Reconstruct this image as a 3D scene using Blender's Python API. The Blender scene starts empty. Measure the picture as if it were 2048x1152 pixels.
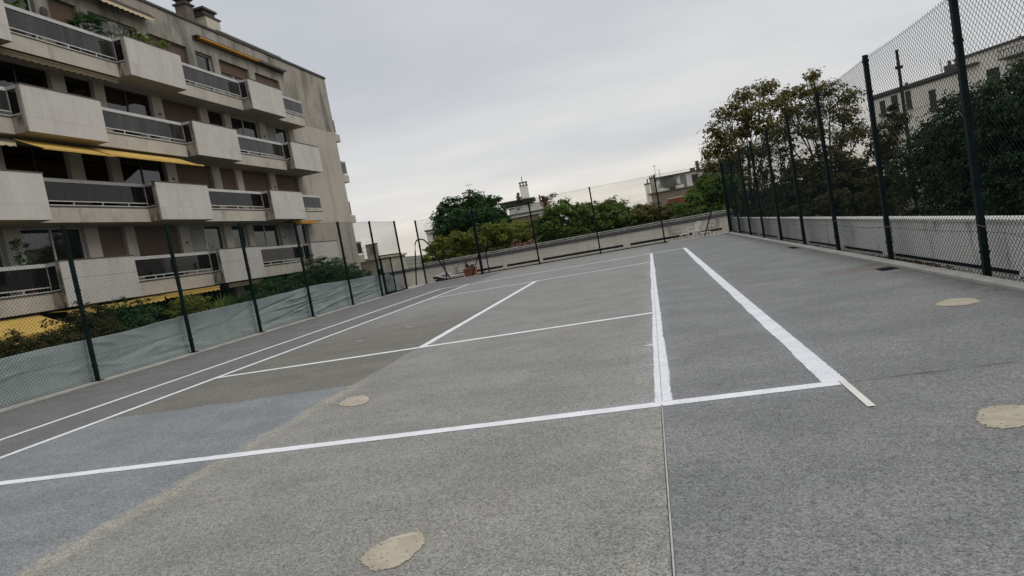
import bpy, math, random
import numpy as np
from mathutils import Vector, Matrix
random.seed(7)
RNG = np.random.default_rng(11)
R = math.radians
scene = bpy.context.scene
col = scene.collection

# ------------------------------------------------------------------ camera
CAM = (9.7386, -5.53, 1.54)
YAW, PITCH, ROLL = -0.2155, -0.0675, -0.1777
fw = Vector((math.sin(YAW)*math.cos(PITCH), math.cos(YAW)*math.cos(PITCH), math.sin(PITCH)))
r0 = Vector((math.cos(YAW), -math.sin(YAW), 0)); u0 = r0.cross(fw)
rt = math.cos(ROLL)*r0 + math.sin(ROLL)*u0
up = -math.sin(ROLL)*r0 + math.cos(ROLL)*u0
cd = bpy.data.cameras.new('camera'); cam = bpy.data.objects.new('camera', cd); col.objects.link(cam)
cd.sensor_width = 36; cd.lens = 36*1337/2048; cd.clip_start = 0.05; cd.clip_end = 4000
cam.matrix_world = Matrix(((rt.x, up.x, -fw.x, CAM[0]), (rt.y, up.y, -fw.y, CAM[1]), (rt.z, up.z, -fw.z, CAM[2]), (0, 0, 0, 1)))
scene.camera = cam

# ------------------------------------------------------------------ world, sun, exposure
SUN_AZ, SUN_EL = 98.0, 46.0          # degrees from +Y towards +X
scene.render.engine = 'CYCLES'
scene.render.resolution_x, scene.render.resolution_y = 1024, 576
scene.cycles.max_bounces = 8; scene.cycles.transparent_max_bounces = 24
scene.view_settings.view_transform = 'Standard'; scene.view_settings.look = 'None'
scene.view_settings.exposure = 0.0; scene.view_settings.gamma = 1.0
scene.view_settings.use_curve_mapping = False
W = bpy.data.worlds.new('World'); scene.world = W; W.use_nodes = True
nt = W.node_tree; nt.nodes.clear()
def N(nt, t, **kw):
    n = nt.nodes.new(t)
    for k, v in kw.items():
        if k.startswith('i_'):
            key = k[2:]
            n.inputs[int(key) if key.isdigit() else key.replace('_', ' ')].default_value = v
        else: setattr(n, k, v)
    return n
def ramp(nt, stops, interp='LINEAR'):
    n = nt.nodes.new('ShaderNodeValToRGB'); n.color_ramp.interpolation = interp
    e = n.color_ramp.elements
    while len(e) < len(stops): e.new(0.5)
    for el, (p, c) in zip(e, stops):
        el.position = p; el.color = (*c, 1) if len(c) == 3 else c
    return n
out = N(nt, 'ShaderNodeOutputWorld'); bg = N(nt, 'ShaderNodeBackground', i_Strength=0.1)
sky = N(nt, 'ShaderNodeTexSky'); sky.sky_type = 'NISHITA'; sky.sun_disc = False
sky.sun_elevation = R(SUN_EL); sky.sun_rotation = R(SUN_AZ)
tc = N(nt, 'ShaderNodeTexCoord'); sep = N(nt, 'ShaderNodeSeparateXYZ')
nt.links.new(tc.outputs['Generated'], sep.inputs[0])
grad = ramp(nt, [(0.0, (0.72, 0.655, 0.57)), (0.04, (0.84, 0.79, 0.71)), (0.072, (0.79, 0.77, 0.74)), (0.12, (0.71, 0.71, 0.715)), (0.20, (0.645, 0.655, 0.675)), (0.36, (0.615, 0.63, 0.66)), (0.7, (0.95, 0.965, 0.99)), (1.0, (1.25, 1.26, 1.28))])
nt.links.new(sep.outputs['Z'], grad.inputs[0])
# a flat cloud layer: direction projected onto a horizontal sheet
zz = N(nt, 'ShaderNodeMath', operation='ADD', i_1=0.10); nt.links.new(sep.outputs['Z'], zz.inputs[0])
zm = N(nt, 'ShaderNodeMath', operation='MAXIMUM', i_1=0.06); nt.links.new(zz.outputs[0], zm.inputs[0])
dv = N(nt, 'ShaderNodeVectorMath', operation='DIVIDE'); nt.links.new(tc.outputs['Generated'], dv.inputs[0])
cmb = N(nt, 'ShaderNodeCombineXYZ', i_Z=1.0); nt.links.new(zm.outputs[0], cmb.inputs[0]); nt.links.new(zm.outputs[0], cmb.inputs[1])
nt.links.new(cmb.outputs[0], dv.inputs[1])
mp = N(nt, 'ShaderNodeMapping'); mp.inputs['Scale'].default_value = (0.55, 0.8, 0.0); mp.inputs['Location'].default_value = (3.1, 1.7, 0)
nt.links.new(dv.outputs[0], mp.inputs[0])
n1 = N(nt, 'ShaderNodeTexNoise', i_Scale=1.0, i_Detail=5.0, i_Roughness=0.5); nt.links.new(mp.outputs[0], n1.inputs['Vector'])
cr = ramp(nt, [(0.32, (0.87, 0.885, 0.915)), (0.50, (1.0, 1.0, 1.0)), (0.68, (1.12, 1.105, 1.07))])
nt.links.new(n1.outputs[0], cr.inputs[0])
mul = N(nt, 'ShaderNodeMix', data_type='RGBA', blend_type='MULTIPLY'); mul.inputs[0].default_value = 1.0
nt.links.new(grad.outputs[0], mul.inputs[6]); nt.links.new(cr.outputs[0], mul.inputs[7])
sc = N(nt, 'ShaderNodeVectorMath', operation='SCALE'); sc.inputs['Scale'].default_value = 10.0
nt.links.new(mul.outputs[2], sc.inputs[0])
mx = N(nt, 'ShaderNodeMix', data_type='RGBA'); mx.inputs[0].default_value = 0.95
nt.links.new(sky.outputs[0], mx.inputs[6]); nt.links.new(sc.outputs[0], mx.inputs[7])
nt.links.new(mx.outputs[2], bg.inputs[0]); nt.links.new(bg.outputs[0], out.inputs[0])
sd = bpy.data.lights.new('sun', 'SUN'); sun = bpy.data.objects.new('sun', sd); col.objects.link(sun)
sd.energy = 1.0; sd.angle = R(30); sd.color = (1.0, 0.96, 0.90)
sv = Vector((math.sin(R(SUN_AZ))*math.cos(R(SUN_EL)), math.cos(R(SUN_AZ))*math.cos(R(SUN_EL)), math.sin(R(SUN_EL))))
sun.rotation_euler = sv.to_track_quat('Z', 'Y').to_euler(); sun.location = (20, 20, 40)

# ------------------------------------------------------------------ helpers
class MB:
    def __init__(s): s.v = []; s.f = []
    def box(s, x0, x1, y0, y1, z0, z1):
        b = len(s.v)
        s.v += [(x0,y0,z0),(x1,y0,z0),(x1,y1,z0),(x0,y1,z0),(x0,y0,z1),(x1,y0,z1),(x1,y1,z1),(x0,y1,z1)]
        s.f += [tuple(b+i for i in q) for q in ((0,3,2,1),(4,5,6,7),(0,1,5,4),(1,2,6,5),(2,3,7,6),(3,0,4,7))]
        return s
    def poly(s, pts):
        b = len(s.v); s.v += [tuple(p) for p in pts]; s.f.append(tuple(range(b, b+len(pts)))); return s
    def tube(s, pts, r, n=6, r1=None, cap=True):
        pts = [Vector(p) for p in pts]; b = len(s.v); m = len(pts)
        for i, p in enumerate(pts):
            t = (pts[min(i+1, m-1)] - pts[max(i-1, 0)])
            t = t.normalized() if t.length > 1e-9 else Vector((0, 0, 1))
            a = t.cross(Vector((0, 0, 1)) if abs(t.z) < 0.95 else Vector((1, 0, 0))).normalized(); c = t.cross(a)
            rr = r if r1 is None else r + (r1-r)*i/max(1, m-1)
            for k in range(n):
                w = 2*math.pi*k/n; q = p + a*(rr*math.cos(w)) + c*(rr*math.sin(w)); s.v.append(tuple(q))
        for i in range(m-1):
            for k in range(n):
                k2 = (k+1) % n; s.f.append((b+i*n+k, b+i*n+k2, b+(i+1)*n+k2, b+(i+1)*n+k))
        if cap:
            s.f.append(tuple(b+k for k in reversed(range(n)))); s.f.append(tuple(b+(m-1)*n+k for k in range(n)))
        return s
    def lathe(s, c, prof, n=16):
        b = len(s.v); m = len(prof)
        for (r, z) in prof:
            for k in range(n):
                w = 2*math.pi*k/n; s.v.append((c[0]+r*math.cos(w), c[1]+r*math.sin(w), c[2]+z))
        for i in range(m-1):
            for k in range(n):
                k2 = (k+1) % n; s.f.append((b+i*n+k, b+i*n+k2, b+(i+1)*n+k2, b+(i+1)*n+k))
        s.f.append(tuple(b+k for k in reversed(range(n)))); s.f.append(tuple(b+(m-1)*n+k for k in range(n)))
        return s
    def mesh(s, name):
        me = bpy.data.meshes.new(name); me.from_pydata(s.v, [], s.f); me.update(); return me
    def build(s, name, mat, parent=None, smooth=False, bevel=0):
        return link(name, s.mesh(name), mat, parent, smooth, bevel)
def link(name, me, mat, parent=None, smooth=False, bevel=0):
    o = bpy.data.objects.new(name, me); col.objects.link(o)
    if mat and not me.materials: me.materials.append(mat)
    if parent: o.parent = parent
    if smooth: me.polygons.foreach_set('use_smooth', [True]*len(me.polygons))
    if bevel:
        m = o.modifiers.new('bevel', 'BEVEL'); m.width = bevel; m.segments = 1; m.limit_method = 'ANGLE'
    return o
def tag(o, label=None, cat=None, group=None, kind=None):
    if label: o['label'] = label
    if cat: o['category'] = cat
    if group: o['group'] = group
    if kind: o['kind'] = kind
    return o
def empty(name, loc=(0, 0, 0), rz=0):
    o = bpy.data.objects.new(name, None); col.objects.link(o); o.location = loc; o.rotation_euler.z = rz
    o.empty_display_size = 0.2; return o
def child(name, mb, mat, parent, **k): return mb.build(name, mat, parent, **k)

def mat_new(name):
    m = bpy.data.materials.new(name); m.use_nodes = True; t = m.node_tree
    b = t.nodes['Principled BSDF']; return m, t, b
def pos_map(t, scale=(1, 1, 1), world=True):
    if world: g = N(t, 'ShaderNodeNewGeometry').outputs['Position']
    else: g = N(t, 'ShaderNodeTexCoord').outputs['Object']
    m = N(t, 'ShaderNodeMapping'); m.inputs['Scale'].default_value = scale; t.links.new(g, m.inputs[0]); return m.outputs[0]
def mixc(t, fac, a, b, blend='MIX'):
    n = N(t, 'ShaderNodeMix', data_type='RGBA', blend_type=blend)
    for i, x in ((0, fac), (6, a), (7, b)):
        if isinstance(x, (int, float)): n.inputs[i].default_value = x
        elif isinstance(x, tuple): n.inputs[i].default_value = (*x, 1) if len(x) == 3 else x
        else: t.links.new(x, n.inputs[i])
    return n.outputs[2]
def math_(t, op, a, b=None, clamp=False):
    n = N(t, 'ShaderNodeMath', operation=op, use_clamp=clamp)
    for i, x in ((0, a), (1, b)):
        if x is None: continue
        if isinstance(x, (int, float)): n.inputs[i].default_value = x
        else: t.links.new(x, n.inputs[i])
    return n.outputs[0]
def noise(t, vec, scale, detail=3, rough=0.55):
    n = N(t, 'ShaderNodeTexNoise', i_Scale=scale, i_Detail=detail, i_Roughness=rough); t.links.new(vec, n.inputs['Vector']); return n.outputs[0]
def sstep(t, x, a, b):
    n = N(t, 'ShaderNodeMapRange', interpolation_type='SMOOTHSTEP'); n.inputs[1].default_value = a; n.inputs[2].default_value = b
    t.links.new(x, n.inputs[0]); return n.outputs[0]
def surf(name, c1, c2=None, scale=2.0, rough=0.8, stain=None, stain_amt=0.5, stain_scale=(3, 3, 0.35), stain_thr=(0.5, 0.75), grain=0.0, grain_scale=60, bump=0.0, metallic=0.0, spec=0.3):
    m, t, b = mat_new(name); c2 = c2 or tuple(x*0.8 for x in c1)
    v = pos_map(t)
    c = mixc(t, sstep(t, noise(t, v, scale, 4), 0.3, 0.7), c1, c2)
    if stain:
        s = sstep(t, noise(t, pos_map(t, stain_scale), 1.0, 5, 0.62), *stain_thr)
        c = mixc(t, math_(t, 'MULTIPLY', s, stain_amt), c, stain)
    if grain:
        g = noise(t, v, grain_scale, 2)
        c = mixc(t, 1.0, c, mixc(t, sstep(t, g, 0.3, 0.7), (1-grain,)*3, (1+grain,)*3), 'MULTIPLY')
    t.links.new(c, b.inputs['Base Color']); b.inputs['Roughness'].default_value = rough; b.inputs['Metallic'].default_value = metallic
    b.inputs['Specular IOR Level'].default_value = spec
    if bump:
        bn = N(t, 'ShaderNodeBump', i_Strength=bump, i_Distance=0.01); t.links.new(noise(t, v, grain_scale, 3), bn.inputs['Height']); t.links.new(bn.outputs[0], b.inputs['Normal'])
    return m
def glass(name, tint, dirt, dirt_amt, refl=0.05):
    m, t, b = mat_new(name); t.nodes.remove(b); o = t.nodes['Material Output']
    tr = N(t, 'ShaderNodeBsdfTransparent'); tr.inputs[0].default_value = (*tint, 1)
    df = N(t, 'ShaderNodeBsdfDiffuse'); df.inputs[0].default_value = (*dirt, 1)
    gl = N(t, 'ShaderNodeBsdfGlossy'); gl.inputs['Roughness'].default_value = 0.03
    s = sstep(t, noise(t, pos_map(t, (2.5, 2.5, 0.5)), 1.0, 4), 0.3, 0.75)
    m1 = N(t, 'ShaderNodeMixShader'); t.links.new(math_(t, 'MULTIPLY', math_(t, 'ADD', s, 0.5), dirt_amt), m1.inputs[0]); t.links.new(tr.outputs[0], m1.inputs[1]); t.links.new(df.outputs[0], m1.inputs[2])
    lw = N(t, 'ShaderNodeFresnel', i_IOR=1.5)
    m2 = N(t, 'ShaderNodeMixShader'); t.links.new(math_(t, 'ADD', lw.outputs[0], refl), m2.inputs[0]); t.links.new(m1.outputs[0], m2.inputs[1]); t.links.new(gl.outputs[0], m2.inputs[2])
    t.links.new(m2.outputs[0], o.inputs[0]); return m
def leafmat(name, cols, rough=0.6, transl=0.38):
    m, t, b = mat_new(name); o = t.nodes['Material Output']
    g = N(t, 'ShaderNodeNewGeometry')
    rp = ramp(t, [(i/(len(cols)-1), c) for i, c in enumerate(cols)])
    n = noise(t, pos_map(t), 0.9, 3)
    f = math_(t, 'ADD', math_(t, 'MULTIPLY', g.outputs['Random Per Island'], 0.6), math_(t, 'MULTIPLY', sstep(t, n, 0.3, 0.7), 0.4))
    t.links.new(f, rp.inputs[0]); t.links.new(rp.outputs[0], b.inputs['Base Color'])
    b.inputs['Roughness'].default_value = rough; b.inputs['Specular IOR Level'].default_value = 0.12
    tl = N(t, 'ShaderNodeBsdfTranslucent'); t.links.new(rp.outputs[0], tl.inputs[0])
    mm = N(t, 'ShaderNodeMixShader', i_0=transl); t.links.new(b.outputs[0], mm.inputs[1]); t.links.new(tl.outputs[0], mm.inputs[2]); t.links.new(mm.outputs[0], o.inputs[0])
    return m

# ------------------------------------------------------------------ materials
def court_material():
    m, t, b = mat_new('court')
    p = N(t, 'ShaderNodeNewGeometry').outputs['Position']
    v = pos_map(t)
    nd = noise(t, v, 1.3, 4); nf = noise(t, v, 7.0, 3)
    jit = math_(t, 'ADD', math_(t, 'MULTIPLY', math_(t, 'SUBTRACT', nd, 0.5), 0.25), math_(t, 'MULTIPLY', math_(t, 'SUBTRACT', nf, 0.5), 0.10))
    s = N(t, 'ShaderNodeSeparateXYZ'); t.links.new(p, s.inputs[0]); X, Y = s.outputs[0], s.outputs[1]
    Xj = math_(t, 'ADD', X, jit); Yj = math_(t, 'ADD', Y, jit)
    right = (0.176, 0.179, 0.180); tan = (0.218, 0.214, 0.200); blue = (0.190, 0.201, 0.208); brown = (0.150, 0.144, 0.126); lft = (0.142, 0.140, 0.140); far = (0.212, 0.210, 0.204)
    ctr = mixc(t, sstep(t, Yj, 4.0, 8.5), tan, far)
    lb = mixc(t, sstep(t, Yj, 2.76, 2.83), blue, mixc(t, sstep(t, Yj, 7.0, 15.0), brown, far))
    lb = mixc(t, sstep(t, Xj, 1.33, 1.40), lft, lb)
    c = mixc(t, sstep(t, math_(t, 'ADD', X, math_(t, 'MULTIPLY', jit, 0.6)), 5.42, 5.50), lb, ctr)
    c = mixc(t, sstep(t, X, 9.585, 9.60), c, right)
    # dusty pale band along the old seam at x = 5.5
    d = math_(t, 'ABSOLUTE', math_(t, 'SUBTRACT', math_(t, 'ADD', X, math_(t, 'MULTIPLY', jit, 0.9)), 5.53))
    band = math_(t, 'MULTIPLY', math_(t, 'SUBTRACT', 1.0, sstep(t, d, 0.03, 0.17)), math_(t, 'SUBTRACT', 1.0, sstep(t, Y, 2.6, 3.4)))
    band = math_(t, 'MULTIPLY', band, sstep(t, noise(t, v, 5.0, 4), 0.25, 0.6))
    c = mixc(t, math_(t, 'MULTIPLY', band, 0.75), c, (0.32, 0.295, 0.245))
    # pale dusty edge left of the joint at x = 9.6
    d2 = math_(t, 'MULTIPLY', sstep(t, Xj, 9.15, 9.58), math_(t, 'SUBTRACT', 1.0, sstep(t, X, 9.585, 9.60)))
    c = mixc(t, math_(t, 'MULTIPLY', d2, math_(t, 'MULTIPLY', sstep(t, noise(t, v, 6.0, 4), 0.35, 0.75), 0.5)), c, (0.33, 0.315, 0.28))
    # broad worn blotches and scuffs drawn out along x
    bl = sstep(t, noise(t, pos_map(t, (0.9, 1.3, 1)), 1.0, 8, 0.68), 0.36, 0.66)
    c = mixc(t, 1.0, c, mixc(t, bl, (0.88, 0.885, 0.885), (1.10, 1.095, 1.085)), 'MULTIPLY')
    bt = sstep(t, noise(t, pos_map(t, (1.7, 1.1, 1)), 0.6, 6, 0.7), 0.56, 0.72)
    c = mixc(t, math_(t, 'MULTIPLY', bt, 0.30), c, (0.175, 0.150, 0.118))
    sf = sstep(t, noise(t, pos_map(t, (1.0, 3.0, 1)), 1.2, 8, 0.72), 0.60, 0.74)
    c = mixc(t, math_(t, 'MULTIPLY', sf, 0.42), c, (0.37, 0.365, 0.345))
    # rust-brown run-off stain towards the drain
    rs = math_(t, 'MULTIPLY', math_(t, 'SUBTRACT', 1.0, sstep(t, math_(t, 'ABSOLUTE', math_(t, 'SUBTRACT', Yj, 7.1)), 0.10, 0.55)), sstep(t, Xj, 11.9, 13.3))
    c = mixc(t, math_(t, 'MULTIPLY', rs, 0.55), c, (0.125, 0.092, 0.066))
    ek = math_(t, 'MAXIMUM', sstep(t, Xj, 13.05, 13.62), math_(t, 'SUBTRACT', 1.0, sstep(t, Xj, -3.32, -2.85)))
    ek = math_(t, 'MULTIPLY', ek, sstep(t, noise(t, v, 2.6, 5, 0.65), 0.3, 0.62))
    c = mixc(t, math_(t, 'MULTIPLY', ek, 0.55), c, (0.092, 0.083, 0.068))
    sp = sstep(t, noise(t, v, 3.4, 7, 0.72), 0.63, 0.72)
    c = mixc(t, math_(t, 'MULTIPLY', sp, 0.35), c, (0.105, 0.098, 0.085))
    # thin day joints across the slab
    for yj, x0, x1, cc, a in ((7.13, 9.66, 13.6, (0.40, 0.39, 0.35), 0.8), (0.02, 11.05, 14.0, (0.06, 0.06, 0.06), 0.9), (14.6, 9.66, 13.6, (0.30, 0.30, 0.29), 0.5), (8.1, 1.4, 5.4, (0.09, 0.085, 0.075), 0.6), (12.4, 1.4, 9.5, (0.09, 0.085, 0.075), 0.4), (18.8, 1.4, 13.6, (0.10, 0.10, 0.10), 0.4), (26.0, -3.0, 13.6, (0.10, 0.10, 0.10), 0.3)):
        w = math_(t, 'SUBTRACT', 1.0, sstep(t, math_(t, 'ABSOLUTE', math_(t, 'SUBTRACT', math_(t, 'ADD', Y, math_(t, 'MULTIPLY', jit, 0.25)), yj)), 0.008, 0.022))
        w = math_(t, 'MULTIPLY', w, math_(t, 'MULTIPLY', sstep(t, X, x0, x0+0.02), math_(t, 'SUBTRACT', 1.0, sstep(t, X, x1-0.02, x1))))
        w = math_(t, 'MULTIPLY', w, sstep(t, noise(t, v, 2.3, 4), 0.38, 0.58))
        c = mixc(t, math_(t, 'MULTIPLY', w, a), c, cc)
    # stone grain
    vo = N(t, 'ShaderNodeTexVoronoi', i_Scale=120.0); t.links.new(v, vo.inputs['Vector'])
    cellv = N(t, 'ShaderNodeSeparateColor'); t.links.new(vo.outputs['Color'], cellv.inputs[0])
    g2 = noise(t, v, 42.0, 4, 0.7); g3 = noise(t, v, 14.0, 4, 0.65)
    gr = math_(t, 'ADD', math_(t, 'MULTIPLY', cellv.outputs[0], 0.62), math_(t, 'ADD', math_(t, 'MULTIPLY', sstep(t, g2, 0.32, 0.68), 0.24), math_(t, 'MULTIPLY', sstep(t, g3, 0.3, 0.7), 0.14)))
    c = mixc(t, 1.0, c, mixc(t, gr, (0.30, 0.30, 0.305), (1.72, 1.72, 1.70)), 'MULTIPLY')
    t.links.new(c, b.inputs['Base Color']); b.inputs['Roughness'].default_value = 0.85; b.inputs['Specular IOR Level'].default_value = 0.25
    bn = N(t, 'ShaderNodeBump', i_Strength=0.15, i_Distance=0.004); t.links.new(gr, bn.inputs['Height']); t.links.new(bn.outputs[0], b.inputs['Normal'])
    return m
def paint_material(name, c1, grit=0.35, alpha=None):
    m, t, b = mat_new(name); v = pos_map(t)
    g = noise(t, v, 105.0, 3, 0.7)
    vo = N(t, 'ShaderNodeTexVoronoi', i_Scale=120.0); t.links.new(v, vo.inputs['Vector']); cv = N(t, 'ShaderNodeSeparateColor'); t.links.new(vo.outputs['Color'], cv.inputs[0])
    c = mixc(t, math_(t, 'MULTIPLY', sstep(t, math_(t, 'ADD', math_(t, 'MULTIPLY', cv.outputs[0], 0.5), math_(t, 'MULTIPLY', noise(t, v, 5.0, 4, 0.65), 0.6)), 0.52, 0.85), grit), c1, (0.33, 0.33, 0.34))
    c = mixc(t, 1.0, c, mixc(t, sstep(t, noise(t, v, 3.0, 4), 0.3, 0.7), (0.90, 0.90, 0.91), (1.03, 1.03, 1.03)), 'MULTIPLY')
    t.links.new(c, b.inputs['Base Color']); b.inputs['Roughness'].default_value = 0.6
    bn = N(t, 'ShaderNodeBump', i_Strength=0.3, i_Distance=0.005); t.links.new(g, bn.inputs['Height']); t.links.new(bn.outputs[0], b.inputs['Normal'])
    ed = N(t, 'ShaderNodeAttribute', attribute_name='edge').outputs['Fac']
    if alpha:
        a = math_(t, 'MULTIPLY', math_(t, 'MULTIPLY', sstep(t, noise(t, v, 60.0, 3, 0.7), 0.35, 0.75), sstep(t, noise(t, v, 2.0, 3), 0.25, 0.7)), math_(t, 'MULTIPLY', ed, alpha))
    else:
        a = sstep(t, math_(t, 'ADD', ed, math_(t, 'MULTIPLY', math_(t, 'SUBTRACT', noise(t, v, 45.0, 4, 0.7), 0.5), 2.2)), 0.38, 0.62)
    t.links.new(a, b.inputs['Alpha'])
    return m
M = {}
M['court'] = court_material()
M['paint'] = paint_material('white_line_paint', (0.75, 0.755, 0.775), 0.38)
M['primer'] = paint_material('rough_white_paint', (0.72, 0.73, 0.765), 0.55)
M['spray'] = paint_material('paint_overspray', (0.62, 0.65, 0.74), 0.2, 0.45)
M['tape'] = paint_material('pale_tape', (0.66, 0.65, 0.60), 0.05)
def filler_material():
    m, t, b = mat_new('sand_filler'); v = pos_map(t)
    c = mixc(t, sstep(t, noise(t, v, 7.0, 6, 0.65), 0.3, 0.7), (0.30, 0.262, 0.19), (0.40, 0.36, 0.275))
    vo = N(t, 'ShaderNodeTexVoronoi', i_Scale=26.0); t.links.new(v, vo.inputs['Vector'])
    c = mixc(t, math_(t, 'SUBTRACT', 1.0, sstep(t, vo.outputs['Distance'], 0.15, 0.22)), c, (0.13, 0.11, 0.07))
    c = mixc(t, math_(t, 'MULTIPLY', sstep(t, noise(t, pos_map(t, (4, 10, 1)), 1.0, 5, 0.6), 0.55, 0.68), 0.55), c, (0.52, 0.49, 0.42))
    t.links.new(c, b.inputs['Base Color']); b.inputs['Roughness'].default_value = 0.7
    ed = N(t, 'ShaderNodeAttribute', attribute_name='edge').outputs['Fac']
    t.links.new(sstep(t, math_(t, 'ADD', ed, math_(t, 'MULTIPLY', math_(t, 'SUBTRACT', noise(t, v, 40.0, 4, 0.7), 0.5), 2.0)), 0.35, 0.6), b.inputs['Alpha']); return m
M['filler'] = filler_material()
M['dust'] = paint_material('chalk_dust', (0.42, 0.415, 0.40), 0.2, 0.75)
M['smear'] = paint_material('sandy_smear', (0.36, 0.32, 0.25), 0.2, 0.95)
M['joint'] = surf('joint_profile', (0.42, 0.41, 0.39), (0.30, 0.29, 0.27), 6, 0.5)
M['jointd'] = surf('joint_gap', (0.05, 0.05, 0.05), (0.03, 0.03, 0.03), 6, 0.9)
M['kerb'] = surf('kerb_concrete', (0.40, 0.385, 0.35), (0.32, 0.31, 0.285), 1.7, 0.85, (0.16, 0.14, 0.11), 0.6, (2.5, 1.5, 2.5), (0.55, 0.75), 0.18, 70)
M['terrace'] = surf('terrace_floor', (0.46, 0.44, 0.40), (0.38, 0.365, 0.335), 1.1, 0.85, (0.18, 0.15, 0.12), 0.5, (1.5, 1.5, 1), (0.55, 0.75), 0.12, 60)
M['soil'] = surf('garden_soil', (0.07, 0.055, 0.04), (0.045, 0.04, 0.028), 2.0, 0.95, grain=0.4, grain_scale=25)
M['land'] = surf('distant_land', (0.055, 0.065, 0.04), (0.09, 0.085, 0.065), 0.02, 0.95, (0.16, 0.155, 0.14), 0.6, (0.03, 0.03, 0.03), (0.5, 0.62))
M['green_metal'] = surf('dark_green_paint', (0.003, 0.009, 0.010), (0.005, 0.013, 0.0135), 5, 0.6, (0.016, 0.019, 0.017), 0.5, (6, 6, 3), (0.5, 0.7), spec=0.12)
M['wire'] = surf('green_wire_coating', (0.006, 0.014, 0.0135), (0.008, 0.018, 0.017), 5, 0.7, spec=0.05)
M['black_metal'] = surf('black_steel', (0.012, 0.011, 0.012), (0.022, 0.02, 0.019), 4, 0.6)
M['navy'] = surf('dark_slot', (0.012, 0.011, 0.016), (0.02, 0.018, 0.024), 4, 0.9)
M['parapet'] = surf('cream_parapet', (0.62, 0.59, 0.525), (0.55, 0.52, 0.46), 0.8, 0.85, (0.28, 0.25, 0.20), 0.45, (2.5, 2.5, 0.5), (0.52, 0.75), 0.07, 40)
M['whitewall'] = surf('white_parapet', (0.80, 0.80, 0.77), (0.72, 0.72, 0.69), 0.8, 0.85, (0.10, 0.105, 0.09), 0.75, (0.0, 1.9, 0.5), (0.55, 0.70), 0.06, 40)
M['coping'] = surf('zinc_coping', (0.075, 0.075, 0.085), (0.10, 0.09, 0.09), 2, 0.6, (0.16, 0.14, 0.12), 0.5, (3, 3, 3), (0.5, 0.7))
M['cope_lt'] = surf('pale_coping', (0.66, 0.65, 0.62), (0.56, 0.55, 0.52), 3, 0.7)
M['rail_w'] = surf('pale_rail', (0.62, 0.61, 0.59), (0.54, 0.53, 0.51), 5, 0.5)
M['stone'] = surf('travertine', (0.50, 0.475, 0.44), (0.44, 0.42, 0.39), 0.9, 0.75, (0.36, 0.335, 0.30), 0.6, (2.0, 2.0, 0.4), (0.45, 0.75), 0.05, 25)
M['stone2'] = surf('travertine_warm', (0.488, 0.460, 0.422), (0.455, 0.432, 0.40), 0.9, 0.75, (0.36, 0.335, 0.30), 0.6, (2.2, 2.2, 0.4), (0.45, 0.75), 0.05, 25)
M['fascia'] = surf('fascia_stone', (0.43, 0.395, 0.335), (0.36, 0.33, 0.28), 1.3, 0.8, (0.10, 0.09, 0.075), 0.6, (1.7, 1.7, 0.5), (0.56, 0.75), 0.06, 30)
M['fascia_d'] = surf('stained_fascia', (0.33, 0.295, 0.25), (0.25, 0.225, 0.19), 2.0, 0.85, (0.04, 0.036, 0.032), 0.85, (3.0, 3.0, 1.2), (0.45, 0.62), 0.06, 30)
M['wall'] = surf('facade_render', (0.39, 0.355, 0.30), (0.335, 0.305, 0.26), 0.45, 0.9, (0.17, 0.155, 0.13), 0.55, (0.9, 0.9, 0.16), (0.48, 0.72), 0.05, 30)
M['wall_top'] = surf('weathered_render', (0.33, 0.305, 0.26), (0.255, 0.235, 0.20), 0.8, 0.9, (0.085, 0.082, 0.068), 0.75, (1.1, 1.1, 0.22), (0.42, 0.64), 0.06, 30)
M['soffit'] = surf('soffit_render', (0.34, 0.31, 0.265), (0.29, 0.265, 0.225), 0.7, 0.9)
M['dark_cap'] = surf('dark_cap', (0.07, 0.058, 0.045), (0.10, 0.085, 0.07), 3, 0.7)
M['roofcap'] = surf('roof_edge', (0.085, 0.082, 0.075), (0.06, 0.058, 0.052), 2, 0.8)
M['alu'] = surf('white_aluminium', (0.49, 0.48, 0.46), (0.40, 0.395, 0.38), 2.0, 0.45, (0.20, 0.19, 0.17), 0.6, (6, 6, 1.5), (0.60, 0.75))
M['frame_w'] = surf('window_frame_white', (0.45, 0.45, 0.44), (0.38, 0.38, 0.37), 4, 0.5)
M['frame_d'] = surf('window_frame_dark', (0.035, 0.033, 0.03), (0.05, 0.046, 0.042), 4, 0.5)
M['smoke'] = glass('smoked_glass', (0.34, 0.325, 0.31), (0.075, 0.070, 0.066), 0.50, 0.0)
M['smoke_shaded'] = glass('shaded_smoked_glass', (0.24, 0.23, 0.22), (0.05, 0.047, 0.045), 0.16, 0.0)  # same smoked glass, darker reflections of the lower floors put into its colour
M['wglass'] = glass('window_glass', (0.55, 0.58, 0.58), (0.10, 0.10, 0.10), 0.05, 0.06)
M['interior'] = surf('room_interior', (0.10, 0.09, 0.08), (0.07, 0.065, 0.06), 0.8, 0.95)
M['curtain'] = surf('white_curtain', (0.55, 0.55, 0.56), (0.42, 0.42, 0.44), 4.0, 0.9)
M['panel_g'] = surf('grey_panel', (0.24, 0.235, 0.23), (0.20, 0.195, 0.19), 1.5, 0.6)
M['shutter'] = surf('brown_shutter', (0.115, 0.070, 0.048), (0.095, 0.060, 0.043), 1.2, 0.65)
M['yellow'] = surf('yellow_awning', (0.55, 0.37, 0.10), (0.47, 0.31, 0.075), 1.2, 0.8, (0.30, 0.20, 0.05), 0.35, (1.5, 1.5, 1.5), (0.5, 0.75))
M['orange'] = surf('orange_awning', (0.50, 0.24, 0.035), (0.42, 0.20, 0.03), 1.2, 0.8)
M['beige'] = surf('beige_awning', (0.52, 0.43, 0.29), (0.45, 0.37, 0.24), 1.2, 0.8)
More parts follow.
